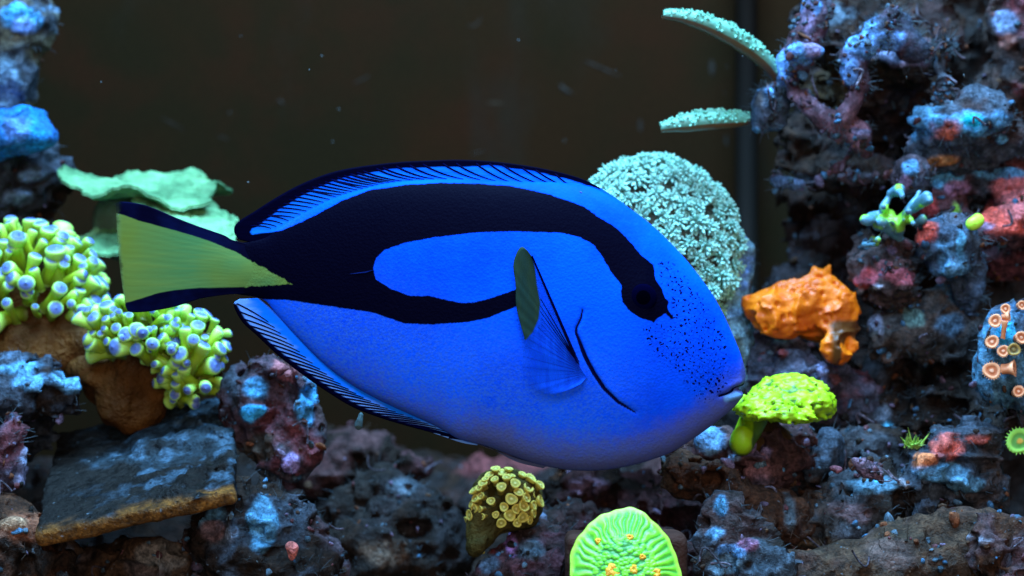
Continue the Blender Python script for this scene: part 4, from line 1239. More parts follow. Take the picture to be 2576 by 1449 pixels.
# upper right: a lacy arch of rock round a brown cave
rock('backing_rock', 'dark brown cave wall of rock inside the lacy arch',
     [E(2090, 60, 92, 84, 60, 40), E(2230, 130, 84, 80, 40, 40), E(2300, 150, 80, 56, 44, 40), E(2230, 200, 96, 110, 60, 34), E(2110, 430, 88, 130, 50, 44), E(2240, 310, 110, 110, 110, 44), E(2330, 60, 106, 100, 80, 44), E(2040, 350, 92, 70, 60, 44), E(2070, 230, 120, 100, 110, 40)], 157, h=0.0011,
     palette=((0.024, 0.015, 0.008), (0.020, 0.024, 0.028), (0.034, 0.022, 0.020)), hair=500, hair_mat=HAIR_B,
     splots=[(*Z3(1770, 370), 60, 54, 30, (0.15, 0.085, 0.11)), (*Z3(1440, 490), 60, 12, 12, (0.40, 0.09, 0.03)), (*Z3(1640, 330), 60, 60, 26, (0.10, 0.12, 0.2)), (*Z3(1150, 680), 100, 70, 60, (0.045, 0.024, 0.006), 0.9), (*Z3(1200, 50), 70, 50, 26, (0.05, 0.08, 0.11)), (*Z3(1500, 60), 70, 14, 10, (0.1, 0.4, 0.55)), (*Z3(850, 1330), 70, 60, 18, (0.04, 0.07, 0.11))])
rock('arch_rock', 'lacy arch of smooth blue and mauve rock ribs round a brown cave',
     chain([(2052, -20), (2046, 30), (2040, 70), (2016, 118), (1988, 160), (1980, 200)], 60, [34, 28, 26, 28, 26, 20]) + chain([(1980, 200), (2000, 235), (2030, 262), (2070, 296), (2110, 315), (2160, 345), (2180, 385)], 56, [14, 14, 16, 24, 28, 26, 18])
     + chain([(2244, 34), (2205, 75), (2165, 115), (2142, 145), (2150, 180), (2165, 212), (2152, 250), (2115, 300)], 50, [12, 17, 20, 18, 18, 14, 11, 16]) + chain([(2205, 75), (2245, 92), (2290, 100), (2330, 125)], 54, [14, 18, 18, 14]) + chain([(2244, 34), (2270, 55), (2262, 84)], 54, [10, 9, 12])
     + [E(2030, 128, 48, 44, 20, 24), E(2010, 172, 52, 24, 34, 22), E(2105, 322, 58, 40, 26, 26), E(2066, 24, 70, 34, 30, 24), E(2300, 132, 56, 34, 22, 20)]
     + chain([(1926, 436), (1960, 458), (2010, 466), (2060, 452), (2110, 420), (2140, 385)], 64, [7, 9, 10, 9, 9, 10]) + chain([(2110, 420), (2150, 445), (2180, 470)], 64, [6, 6, 5]), 158, h=0.0007,
     palette=((0.070, 0.055, 0.075), (0.050, 0.090, 0.14), (0.095, 0.055, 0.070)), hair=700, amp=0.26, pits=0.12, k=0.004,
     splots=[(*Z3(960, 370), 40, 40, 24, (0.07, 0.22, 0.46)), (*Z3(800, 470), 40, 26, 50, (0.09, 0.20, 0.44)), (*Z3(1010, 30), 45, 24, 26, (0.07, 0.22, 0.46)), (*Z3(990, 190), 45, 26, 60, (0.12, 0.09, 0.16)), (*Z3(1400, 270), 40, 40, 54, (0.08, 0.21, 0.44)), (*Z3(1600, 270), 40, 46, 22, (0.09, 0.21, 0.46)),
             (*Z3(1290, 520), 40, 26, 40, (0.09, 0.19, 0.40)), (*Z3(1000, 800), 45, 60, 44, (0.13, 0.085, 0.12)), (*Z3(1260, 980), 45, 60, 44, (0.13, 0.065, 0.085)), (*Z3(820, 1370), 50, 60, 20, (0.05, 0.09, 0.16))])
rock('stub_rock', 'small blue stub of rock at the root of the two knobbly teal branches', chain([(1950, 226), (1925, 250), (1925, 280), (1910, 318)], 55, [14, 14, 16, 14]) + [E(1946, 262, 66, 22, 30, 20), E(1940, 314, 68, 30, 20, 22), E(1972, 224, 64, 18, 18, 20)], 163, h=0.0007, amp=0.45, pits=0.2, k=0.004,
     palette=((0.05, 0.08, 0.11), (0.06, 0.13, 0.20), (0.05, 0.06, 0.06)), hair=120, splots=[(1948, 222, 40, 14, 14, (0.09, 0.26, 0.55)), (1912, 318, 40, 18, 12, (0.06, 0.16, 0.27))])
rock('frond_rock', 'feathery blue upright rock rib between the lacy arch and the cyan patched shelf', chain([(2385, 105), (2375, 120), (2362, 170), (2372, 220), (2372, 285)], 58, [10, 12, 14, 15, 18]) + chain([(2372, 180), (2412, 165)], 56, [6, 4]) + chain([(2372, 215), (2398, 212)], 54, [8, 5]) + chain([(2375, 270), (2412, 248)], 54, [8, 4]) + [E(2360, 140, 64, 24, 20, 20)], 167, h=0.0007, amp=0.5, pits=0.2, k=0.003,
     palette=((0.06, 0.13, 0.19), (0.07, 0.17, 0.26), (0.05, 0.08, 0.10)), hair=500)
rock('cyan_shelf_rock', 'blue rock shelf with a glowing cyan oval and red crust under it', [E(2410, 290, 60, 96, 24, 40), E(2470, 300, 55, 60, 34, 36), C(2450, 250, 58, 2490, 290, 55, 14, 12), E(2405, 335, 60, 44, 36, 30), E(2540, 350, 66, 80, 34, 40), E(2370, 380, 70, 56, 40, 30), E(2400, 400, 72, 60, 20, 30)], 173, h=0.0008, amp=0.6, pits=0.4,
     palette=((0.05, 0.09, 0.12), (0.06, 0.13, 0.2), (0.05, 0.045, 0.045)), hair=260, splots=[(2440, 300, 40, 110, 34, (0.06, 0.20, 0.36)), (*Z3(2230, 930), 40, 56, 26, (0.06, 0.26, 0.48)), (*Z3(2060, 960), 42, 30, 34, (0.28, 0.05, 0.025)), (*Z3(2020, 1190), 50, 44, 14, (0.22, 0.09, 0.03)), (*Z3(1900, 800), 45, 46, 12, (0.07, 0.20, 0.32)), (*Z3(2480, 1030), 45, 14, 9, (0.10, 0.34, 0.58)), (*Z3(1690, 830), 45, 12, 8, (0.24, 0.20, 0.4)), (*Z3(2260, 890), 38, 40, 20, (0.0, 0.50, 0.95))])
rock('corner_rock', 'dark mottled rock with pink specks beyond the cyan patched shelf', [E(2560, 120, 90, 70, 150, 50), E(2530, 260, 100, 80, 90, 44)], 179, h=0.0012, palette=((0.045, 0.038, 0.032), GREYB, MAUVE), hair=160,
     splots=[(2555, 40, 70, 22, 30, (0.09, 0.14, 0.24)), (2560, 90, 70, 16, 16, (0.16, 0.08, 0.07)), (2540, 240, 70, 50, 20, (0.085, 0.06, 0.055))])
rock('knob_rock', 'thin dusky rock bar ending in a blue knob above the branching coral', chain([(2200, 440), (2270, 440), (2296, 436)], 60, [9, 10, 12]) + [E(2298, 420, 58, 17, 18, 16), E(2285, 462, 60, 18, 22, 16), E(2160, 450, 70, 60, 22, 24)], 181, h=0.0007, amp=0.4, pits=0.2, palette=((0.07, 0.07, 0.085), (0.06, 0.10, 0.15)), hair=60,
     splots=[(2299, 416, 50, 20, 20, (0.06, 0.18, 0.33)), (2284, 462, 50, 14, 20, (0.18, 0.11, 0.2))])

# the grey-blue pipe standing against the back wall
_t = NT('pipe_plastic')
PIPE = _t.done(_t.mix(_t.ramp(_t.noise(40, 4, 0.6, _t.scaled(1, 1, 0.2)), 0.35, 0.7), (0.0105, 0.0088, 0.0068), (0.0130, 0.0120, 0.0105)), 0.5, None, 0.3)
k = unit(0.285)
x0 = at(1878, 0, 0.285)[0]
zz = np.array([0.22, 0.16, 0.159, 0.14, 0.139, -0.215])
V, F, _ = tube(np.stack([np.full(6, x0), np.full(6, 0.285), zz], 1), np.array([0.0052, 0.0052, 0.0066, 0.0066, 0.0052, 0.0052]), 24)
pipe = link('return_pipe', make_mesh('return_pipe', V - np.array([x0, 0.285, -0.215]), F, PIPE, True))
pipe.location = (x0, 0.285, -0.215)
tag(pipe, 'thin blue grey plastic pipe standing against the dark back wall', 'pipe')
# ------------------------------------------------------------------ frogspawn coral
def mat_tentacle():
    t = NT('frogspawn_tentacle')
    a = t.math('ADD', t.attr('t'), t.ramp(t.noise(120, 3), 0.3, 0.7, -0.02, 0.02))
    col = t.mix(t.ramp(a, 0.0, 0.62), (0.10, 0.14, 0.008), (0.33, 0.50, 0.022))
    col = t.mix(t.ramp(a, 0.62, 0.90), col, (0.46, 0.82, 0.14))
    col = t.mix(t.ramp(a, 0.945, 0.972), col, (0.10, 0.17, 0.44))
    return t.done(col, 0.38, t.bump(t.noise(300, 3), 0.2, 0.0004), 0.4, 0.25, (0.002, 0.0016, 0.0006))


TENT = mat_tentacle()


def tentacle_mesh(seed):
    r = np.random.default_rng(seed)
    t = np.r_[np.linspace(0, 0.8, 7), 0.86, 0.90, 0.93, 0.955, 0.975, 0.99, 1.0]
    b = r.normal(0, 0.26, 2)
    path = np.stack([b[0] * t * t, b[1] * t * t, t], 1)
    rad = np.interp(t, [0, 0.3, 0.6, 0.8, 0.88, 0.93, 0.97, 0.99, 1.0], [0.80, 0.66, 0.68, 0.90, 1.0, 0.95, 0.74, 0.45, 0.06]) * 0.20
    V, F, _ = tube(path, rad, 14)
    return make_mesh('tentacle', V, F, TENT, True, {'t': np.repeat(t, 14)})


TENTS = [tentacle_mesh(200 + i) for i in range(7)]


def align(d, spin):
    q = Vector((0, 0, 1)).rotation_difference(Vector(d).normalized())
    return (q.to_matrix().to_4x4() @ Matrix.Rotation(spin, 4, 'Z')).to_euler()


def tentacle_dome(parent, centre, rad, n, length, seed, zmin=-0.25, ymax=0.35, thick=1.0, droop=0.0):
    r = np.random.default_rng(seed)
    pts = []
    N = n * 4
    for i in range(N):
        z = 1 - 2 * (i + 0.5) / N
        ph = i * 2.39996
        d = np.array([math.sqrt(1 - z * z) * math.cos(ph), math.sqrt(1 - z * z) * math.sin(ph), z]) + r.normal(0, 0.05, 3)
        d /= np.linalg.norm(d)
        if d[2] > zmin and d[1] < ymax: pts.append(d)
    r.shuffle(pts)
    # keep an even scatter
    keep = []
    for d in pts:
        if len(keep) >= n: break
        if all(np.linalg.norm(d - e) > 1.45 / math.sqrt(n) * 1.0 for e in keep): keep.append(d)
    base = np.array(parent.location)
    for d in keep:
        L = length * r.uniform(0.62, 1.25)
        tip = centre + d * rad
        nrm = d / rad; nrm /= np.linalg.norm(nrm)
        nrm = nrm + r.normal(0, 0.22, 3) + np.array([0, 0, 0.65]); nrm /= np.linalg.norm(nrm)
        root = tip - nrm * L
        sc = r.uniform(0.62, 1.15) * thick
        o = link('tentacle', TENTS[r.integers(0, 7)], parent, root - base, align(nrm, r.uniform(0, 6.28)), (L * sc, L * sc, L))


CORAL_BROWN = mat_flesh('frogspawn_base', (0.050, 0.020, 0.0045), (0.115, 0.046, 0.009), 70, 1.0, 0.65, 0.0, 0.004, 0.1)
k70 = unit(0.07)
f1 = thing('frogspawn_coral', at(110, 960, 0.07), 'large yellow green coral head of lavender tipped tentacles beyond the tail tip', 'coral')
V, F = sdf_mesh([E(60, 900, 70, 210, 62, 120), E(170, 850, 72, 130, 60, 90), E(70, 760, 74, 130, 100, 100), E(-40, 860, 72, 130, 90, 110)], 0.0013, 0.012, (), 0.003,
                lambda P: 0.006 * fbm(P, 0.03, 3, 301) + 0.003 * fbm(P * np.array([1, 1, 0.4]), 0.008, 3, 302), 0.010)
part('fleshy_base', V, F, CORAL_BROWN, f1)
tentacle_dome(f1, at(70, 735, 0.072), np.array([200, 170, 185]) * k70, 130, 84 * k70, 1, zmin=-0.35, ymax=0.45, thick=1.25)
k55 = unit(0.05)
f2 = thing('frogspawn_coral', at(360, 1060, 0.05), 'lower yellow green coral cluster of lavender tipped tentacles hanging under the tail fin', 'coral')
V, F = sdf_mesh([E(340, 1000, 56, 100, 70, 70), E(290, 930, 58, 130, 60, 80), E(400, 880, 56, 110, 70, 70), E(470, 910, 56, 70, 70, 60)], 0.0013, 0.012, (), 0.003,
                lambda P: 0.006 * fbm(P, 0.03, 3, 311) + 0.003 * fbm(P * np.array([1, 1, 0.4]), 0.008, 3, 312), 0.010)
part('fleshy_base', V, F, CORAL_BROWN, f2)
tentacle_dome(f2, at(345, 835, 0.048), np.array([130, 105, 100]) * k55, 70, 72 * k55, 2, zmin=-0.45, ymax=0.3, thick=1.3)
tentacle_dome(f2, at(478, 890, 0.048), np.array([98, 100, 118]) * k55, 72, 70 * k55, 3, zmin=-0.9, ymax=0.2, thick=1.3)

# ------------------------------------------------------------------ leafy plating coral behind the tail
PLATE = mat_flesh('plating_coral', (0.05, 0.14, 0.06), (0.19, 0.44, 0.20), 65, 1.0, 0.6, 0.1, 0.003, 0.1)


def leaf_plate(parent, c, rx, rd, tilt, ruf, curl, seed, roll=0.0, th=8.0, a0=0.0, a1=2 * math.pi, mat=PLATE):
    kk = unit(c[1])
    nr, na = 24, 140
    r = np.linspace(0.02, 1, nr); a = np.linspace(a0, a1, na)
    R, A = np.meshgrid(r, a, indexing='ij')
    rs = np.random.default_rng(seed)
    ph = rs.uniform(0, 6.28, 5)
    edge = 1 + 0.10 * np.sin(3 * A + ph[0]) + 0.07 * np.sin(5 * A + ph[1]) + 0.035 * np.sin(11 * A + ph[2])
    X = rx * R * edge * np.cos(A); Yy = rd * R * edge * np.sin(A)
    Zz = curl * R ** 2 + ruf * R ** 2.2 * (np.sin(4 * A + ph[3]) + 0.55 * np.sin(7 * A + ph[4])) + 2.5 * np.sin(R * 26 + 2 * np.sin(3 * A)) * R
    top = np.stack([X, Yy, Zz], -1).reshape(-1, 3)
    top[:, 2] += 9 * fbm(top, 38, 4, seed + 60, 0.6) + 4 * fbm(top * np.array([1, 1, 0]), 12, 2, seed + 70)
    top[:, :2] *= (1 + 0.10 * fbm(top, 30, 3, seed + 80))[:, None]
    tt = (th * (0.35 + 0.65 * (1 - R ** 3))).reshape(-1, 1) * np.array([[0, 0, 1]])
    M = np.array((Matrix.Rotation(roll, 3, 'Y') @ Matrix.Rotation(tilt, 3, 'X')))
    Vt = (top + tt) @ M.T * kk + c; Vb = (top - tt) @ M.T * kk + c
    Fg = grid_faces(nr, na)
    m = len(top)
    F = Fg.tolist() + (Fg[:, ::-1] + m).tolist()
    ring = [(nr - 1) * na + j for j in range(na)]
    for p, q in zip(ring[:-1], ring[1:]): F.append([p, q, q + m, p + m])
    return part('plate', np.vstack([Vt, Vb]), F, mat, parent)


lc = thing('plating_coral', at(430, 640, 0.10), 'ruffled sea green leafy coral spreading behind the upper tail fin edge', 'coral')
V, F = sdf_mesh([E(430, 600, 105, 120, 70, 60), E(300, 560, 110, 70, 90, 60), E(520, 620, 100, 80, 50, 50)], 0.0014, 0.01, (), 0.003, lambda P: 0.002 * fbm(P, 0.02, 3, 321), 0.008)
_t = NT('plating_coral_foot')
part('foot', V, F, _t.done(_t.mix(_t.ramp(_t.noise(80, 4), 0.3, 0.7), (0.05, 0.07, 0.05), (0.10, 0.20, 0.13)), 0.6, _t.bump(_t.noise(300, 4), 0.6, 0.001)), lc)
leaf_plate(lc, at(370, 478, 0.10), 200, 150, math.radians(14), 17, 10, 5, roll=math.radians(5), th=9)
leaf_plate(lc, at(430, 455, 0.12), 120, 110, math.radians(20), 14, -26, 6, th=9)
leaf_plate(lc, at(480, 545, 0.085), 140, 130, math.radians(22), 14, -8, 7, roll=math.radians(16), th=9)
leaf_plate(lc, at(330, 590, 0.095), 150, 110, math.radians(18), 12, -6, 8, roll=math.radians(-6), th=8)

# ------------------------------------------------------------------ teal polyp dome
def mat_teal():
    t = NT('teal_polyp')
    a = t.math('ADD', t.attr('t'), t.ramp(t.noise(200, 3), 0.3, 0.7, -0.12, 0.12))
    col = t.mix(t.ramp(a, 0.1, 0.6), (0.07, 0.085, 0.045), (0.16, 0.38, 0.31))
    col = t.mix(t.ramp(a, 0.55, 1.0), col, (0.46, 0.90, 0.76))
    return t.done(col, 0.5, None, 0.2, 0.1)


TEAL = mat_teal()


def teal_polyp_mesh(seed):
    r = np.random.default_rng(seed)
    items = []
    V, F, t = tube(np.array([[0, 0, -1.1], [0, 0, -0.4], [0, 0, 0.05]]), np.array([0.36, 0.40, 0.52]), 9)
    items.append((V, F, t * 0.35))
    n = 40
    for i in range(n):
        z = 1 - 1.15 * (i + 0.5) / n
        a = i * 2.39996 + r.normal(0, 0.15)
        d = np.array([math.sqrt(max(0, 1 - z * z)) * math.cos(a), math.sqrt(max(0, 1 - z * z)) * math.sin(a), z]) + r.normal(0, 0.10, 3)
        d /= np.linalg.norm(d)
        L = 0.55 * r.uniform(0.75, 1.25)
        u = np.linspace(0, 1, 4)[:, None]
        side = r.normal(0, 0.25, 3)
        p = d * (0.35 + L * u) + side * L * u * u * 0.5 + np.array([0, 0, -0.12]) * u * u
        V, F, t = tube(p, np.array([0.075, 0.085, 0.105, 0.07]), 6)
        items.append((V, F, 0.3 + 0.7 * t))
    V, F, t = merge(items)
    return make_mesh('polyp', V, F, TEAL, True, {'t': t})


TPOL = [teal_polyp_mesh(300 + i) for i in range(5)]
k60 = unit(0.06)
td = thing('teal_polyp_coral', at(1680, 880, 0.07), 'big dome of fluffy pale teal polyps behind the fish forehead', 'coral')
V, F = sdf_mesh([E(1640, 640, 70, 200, 222, 150), E(1760, 680, 72, 90, 130, 80)], 0.0014, 0.01, (), 0.003, lambda P: 0.0015 * fbm(P, 0.02, 3, 331), 0.008)
_t = NT('teal_coral_foot')
part('foot', V, F, _t.done(_t.mix(_t.ramp(_t.noise(80, 4), 0.3, 0.7), (0.03, 0.032, 0.02), (0.06, 0.085, 0.06)), 0.6, _t.bump(_t.noise(300, 4), 0.6, 0.001)), td)
r = np.random.default_rng(9)
base = np.array(td.location)
c0, rad0 = at(1640, 638, 0.07), np.array([214, 160, 238]) * k60
keep = []
for i in range(5000):
    d = r.normal(0, 1, 3); d /= np.linalg.norm(d)
    if d[2] < -0.62 or d[1] > 0.5: continue
    if all(np.linalg.norm(d - e) > 0.150 for e in keep): keep.append(d)
for d in keep:
    p = c0 + d * rad0
    nrm = d / rad0; nrm /= np.linalg.norm(nrm)
    nrm = nrm + r.normal(0, 0.34, 3); nrm[2] += 0.15; nrm /= np.linalg.norm(nrm)
    sc = 31 * k60 * r.uniform(0.75, 1.2)
    link('polyp', TPOL[r.integers(0, 5)], td, p - base, align(nrm, r.uniform(0, 6.28)), (sc, sc, sc * r.uniform(0.8, 1.1)))
for (px, py, Y, s_) in ((1832, 528, 60, 30), (1856, 612, 62, 32), (1815, 700, 55, 36), (1790, 735, 52, 30), (1840, 570, 58, 26), (1795, 500, 62, 26)):
    nrm = np.array([0.55, -0.5, 0.6]) + r.normal(0, 0.15, 3)
    sc = s_ * k60
    link('polyp', TPOL[r.integers(0, 5)], td, at(px, py, Y / 1000) - base, align(nrm / np.linalg.norm(nrm), 0), (sc, sc, sc))

# ------------------------------------------------------------------ two knobbly teal branches
def mat_branch():
    t = NT('teal_branch')
    a = t.attr('t')
    col = t.mix(t.ramp(t.noise(150, 3), 0.3, 0.7), (0.11, 0.34, 0.24), (0.17, 0.46, 0.33))
    col = t.mix(t.ramp(a, 0.5, 1.0), col, (0.36, 0.88, 0.66))
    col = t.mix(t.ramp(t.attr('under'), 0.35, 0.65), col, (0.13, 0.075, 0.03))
    return t.done(col, 0.4, t.bump(t.noise(500, 3), 0.4, 0.0006), 0.4, 0.1)


BR = mat_branch()


def teal_branch(label, pts, rads, seed):
    c = smooth_curve([at(x, y, Y / 1000) for x, y, Y in pts], 90)
    rr = np.interp(np.linspace(0, 1, 90), np.linspace(0, 1, len(rads)), rads) * unit(pts[0][2] / 1000)
    o = thing('teal_branch_coral', c[0], label, 'coral', 'knobbly teal coral branches')
    V, F, t = tube(c, rr, 20)
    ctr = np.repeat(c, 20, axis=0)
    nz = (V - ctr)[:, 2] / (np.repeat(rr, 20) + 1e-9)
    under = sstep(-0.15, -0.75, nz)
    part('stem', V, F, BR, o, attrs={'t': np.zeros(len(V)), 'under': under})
    r = np.random.default_rng(seed)
    T = np.gradient(c, axis=0); T /= np.linalg.norm(T, axis=1)[:, None]
    items = []
    for i in range(260):
        j = r.integers(1, 89)
        a = r.uniform(-2.0, 2.0)
        side = np.cross(T[j], [0, 0, 1.0]); side /= np.linalg.norm(side) + 1e-9
        up = np.cross(side, T[j])
        d = up * math.cos(a) + side * math.sin(a)
        p0 = c[j] + d * rr[j] * 0.9
        q = d * 0.8 - T[j] * -0.55 * (1 if r.uniform() > 0.1 else 0.2)
        L = rr[j] * r.uniform(0.25, 0.5)
        u = np.linspace(0, 1, 4)[:, None]
        Vn, Fn, tn = tube(p0 + q * L * u, np.array([1.0, 1.05, 0.9, 0.45]) * rr[j] * r.uniform(0.13, 0.2), 6)
        items.append((Vn, Fn, tn))
    V, F, t = merge(items)
    k_ = part('corallites', V, F, BR, o, attrs={'t': 0.4 + 0.6 * t, 'under': np.zeros(len(V))})
    k_['kind'] = 'stuff'


teal_branch('longer knobbly teal coral branch curving up from the small blue stub', [(1957, 206, 62), (1925, 155, 55), (1870, 108, 50), (1790, 65, 46), (1720, 42, 44), (1668, 36, 44)], [9, 20, 25, 24, 20, 11], 1)
teal_branch('shorter knobbly teal coral branch lying flat below the longer one', [(1905, 296, 62), (1850, 300, 56), (1780, 302, 52), (1710, 312, 50), (1662, 322, 50)], [9, 20, 25, 23, 11], 2)

# ------------------------------------------------------------------ orange lobed coral
def mat_orange():
    t = NT('orange_coral')
    n1 = t.noise(110, 4, 0.6)
    col = t.mix(t.ramp(n1, 0.3, 0.7), (0.50, 0.075, 0.002), (0.86, 0.20, 0.004))
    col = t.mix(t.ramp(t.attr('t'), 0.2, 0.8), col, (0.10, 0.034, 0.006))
    return t.done(col, 0.42, t.bump(t.noise(260, 4), 0.6, 0.0012), 0.35, 0.15, (0.002, 0.0008, 0.0003))


prims = [E(*Z5(715, 790), 62, 48, 34, 34), E(*Z5(600, 880), 62, 34, 28, 26), C(*Z5(700, 880), 58, *Z5(960, 850), 58, 34, 34), C(*Z5(970, 820), 60, *Z5(1060, 690), 62, 34, 26), E(*Z5(1150, 800), 60, 34, 34, 28),
         C(*Z5(1170, 860), 58, *Z5(1170, 1100), 56, 30, 26), E(*Z5(1130, 1190), 52, 28, 34, 24), E(*Z5(740, 980), 56, 34, 20, 22), E(*Z5(1080, 640), 64, 20, 16, 16), E(*Z5(1230, 1000), 60, 18, 30, 20), E(*Z5(1080, 960), 66, 40, 34, 24), E(*Z5(960, 930), 66, 30, 22, 20), E(*Z5(850, 960), 60, 30, 18, 20), E(*Z5(1010, 1050), 66, 26, 22, 18)]
holes = [E(*Z5(1040, 985), 48, 22, 12, 16), E(*Z5(690, 930), 44, 22, 9, 14)]
V, F = sdf_mesh(prims, 0.0006, 0.005, holes, 0.004, lambda P: 0.0040 * fbm(P, 0.014, 4, 341, 0.6) - 0.0022 * (1 - np.abs(vnoise(P, 0.0075, 345))) ** 3 + 0.0011 * sstep(0.45, 0.15, worley(P, 0.0032, 346)), 0.010)
c = at(*Z5(950, 1250), 0.06)
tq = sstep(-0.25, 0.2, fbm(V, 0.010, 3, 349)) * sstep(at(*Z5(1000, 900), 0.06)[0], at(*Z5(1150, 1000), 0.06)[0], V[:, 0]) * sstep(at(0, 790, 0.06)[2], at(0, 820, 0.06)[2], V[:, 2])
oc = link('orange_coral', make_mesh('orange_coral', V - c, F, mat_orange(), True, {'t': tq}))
oc.location = c
tag(oc, 'vivid orange lobed coral draped over the purple blue rock', 'coral')

# ------------------------------------------------------------------ bright green cap coral
def mat_green(name, c1, c2, c3):
    t = NT(name)
    n1 = t.noise(90, 4, 0.6)
    col = t.mix(t.ramp(n1, 0.3, 0.7), c1, c2)
    col = t.mix(t.ramp(t.attr('t'), 0.25, 0.75), col, c3)
    return t.done(col, 0.45, t.bump(t.noise(700, 3), 0.4, 0.0006), 0.35, 0.12, (0.001, 0.0015, 0.0004))


GREEN = mat_green('green_cap', (0.23, 0.46, 0.005), (0.36, 0.62, 0.008), (0.06, 0.15, 0.012))
gc = thing('green_cap_coral', at(1872, 1150, 0.018), 'bright lime green cap shaped coral on a short stem near the fish mouth', 'coral')
capc = at(1972, 1016, 0.018)


def cap_disp(P):
    w = worley((P - capc) * np.array([0.8, 1, 1.4]), 0.0021, 351)
    return 0.0022 * fbm(P, 0.016, 3, 352) + 0.0020 * (w - 0.5)


V, F = sdf_mesh([E(1975, 1016, 18, 116, 44, 84), E(1896, 1026, 10, 50, 20, 50), E(2056, 1014, 18, 40, 34, 50), E(1985, 984, 22, 84, 34, 60), E(1930, 1046, 2, 40, 14, 30), E(2010, 1052, 4, 50, 16, 30)], 0.0006, 0.006, [E(1985, 1095, 6, 130, 44, 90)], 0.003, cap_disp, 0.006)
w = worley((V - capc) * np.array([0.8, 1, 1.4]), 0.0021, 351)
part('cap', V, F, GREEN, gc, attrs={'t': sstep(0.50, 0.85, w) * 0.8})
V, F = sdf_mesh([C(1900, 1050, 20, 1868, 1112, 18, 34, 32), E(1866, 1106, 12, 30, 38, 28)], 0.0008, 0.005, (), 0.003, lambda P: 0.0008 * fbm(P, 0.01, 3, 361), 0.006)
xx = (V[:, 0] - at(1880, 0, 0.018)[0]) / unit(0.018)
part('stem', V, F, GREEN, gc, attrs={'t': sstep(-6, 10, xx + 30 * fbm(V, 0.01, 2, 362))})
V, F = sdf_mesh([C(1915, 1060, 30, 1925, 1140, 30, 40, 46), E(1950, 1110, 34, 50, 40, 40)], 0.001, 0.005, (), 0.003, lambda P: 0.001 * fbm(P, 0.01, 3, 364), 0.006)
part('stem_base', V, F, mat_flesh('cap_stem_brown', (0.030, 0.018, 0.006), (0.055, 0.030, 0.009), 100, 0.8, 0.7, 0.0, 0.002, 0.1), gc)

# ------------------------------------------------------------------ green shield coral with orange mouths
def mat_shield():
    t = NT('shield_coral')
    n1 = t.noise(60, 4, 0.6)
    col = t.mix(t.ramp(n1, 0.35, 0.65), (0.15, 0.62, 0.035), (0.24, 0.76, 0.025))
    col = t.mix(t.ramp(t.attr('t'), 0.15, 0.9), col, (0.035, 0.24, 0.03))
    col = t.mix(t.ramp(t.attr('rim'), 0.90, 0.99, 0, 0.8), col, (0.42, 0.62, 0.05))
    return t.done(col, 0.42, t.bump(t.noise(600, 3), 0.4, 0.0005), 0.35, 0.12, (0.001, 0.0015, 0.0004))


sh = thing('shield_coral', at(1575, 1600, -0.03), 'green ribbed shield shaped coral dotted with orange mouths on a pinkish brown plug', 'coral')
nr, na = 110, 420
R, A = np.meshgrid(np.linspace(0.004, 1, nr), np.linspace(0, 2 * np.pi, na, endpoint=False), indexing='ij')
rsh = np.random.default_rng(4)
edge = 1 + 0.02 * np.sin(5 * A + 1) + 0.012 * np.sin(9 * A + 2) + 0.006 * np.sin(23 * A)
PXs = 142 * R * edge * np.cos(A)
PYs = 172 * R * edge * np.sin(A) * np.where(np.sin(A) > 0, 1.0, 1.0)
Q3 = np.stack([PXs.ravel(), PYs.ravel(), np.zeros(PXs.size)], 1)
wl = worley(Q3 * np.array([0.62, 1.0, 1.0]), 8.5, 371).reshape(R.shape)
ribs = np.sin(A * 44 + 2.2 * vnoise(Q3, 60, 372).reshape(R.shape) + 3 * vnoise(Q3, 25, 374).reshape(R.shape))
wr = sstep(0.48, 0.72, R)
rel_ = wr * 1.9 * ribs * sstep(1.0, 0.86, R) + (1 - wr) * 6.0 * (0.55 - wl)
rel_ += 5 * vnoise(Q3, 70, 373).reshape(R.shape)
dome = -26 * R ** 2 - 14 * R ** 6
tdark = np.clip(wr * (0.5 - 0.5 * ribs) * 0.75 + (1 - wr) * sstep(0.35, 0.8, wl), 0, 1) * sstep(1.0, 0.9, R)
orange = [(*ZY(1585, 905), 8, 9), (*ZY(1930, 880), 10, 9), (*ZY(2060, 1085), 9, 8), (*ZY(1740, 1220), 20, 18), (*ZY(1960, 1215), 11, 13), (*ZY(2195, 1245), 15, 12), (1500, 1476, 9, 9), (1600, 1500, 14, 12)]
ks = unit(-0.03)
tilt = math.radians(24)
Mx = np.array(Matrix.Rotation(math.radians(90) - tilt, 3, 'X'))
shc = at(1573, 1447, -0.03)
loc_ = np.stack([PXs.ravel(), PYs.ravel() / math.cos(tilt), (dome + rel_).ravel()], 1)
Vt = loc_ @ Mx.T * ks + shc
Vb = (loc_ * np.array([0.99, 0.99, 0.5]) + np.array([0, 0, -14])) @ Mx.T * ks + shc
Fg = grid_faces(nr, na, True)
m = len(Vt)
F = Fg.tolist() + (Fg[:, ::-1] + m).tolist()
F += [list(range(na))[::-1]] + [list(range(m, m + na))]
ring = [(nr - 1) * na + j for j in range(na)]
for p, q in zip(ring, ring[1:] + ring[:1]): F.append([p, q, q + m, p + m])
part('plate', np.vstack([Vt, Vb]), F, mat_shield(), sh, attrs={'t': np.tile(tdark.ravel(), 2), 'rim': np.tile(R.ravel(), 2)})
ORM = mat_flesh('orange_mouth', (0.75, 0.30, 0.01), (0.95, 0.48, 0.02), 400, 0.8, 0.4, 0.1)
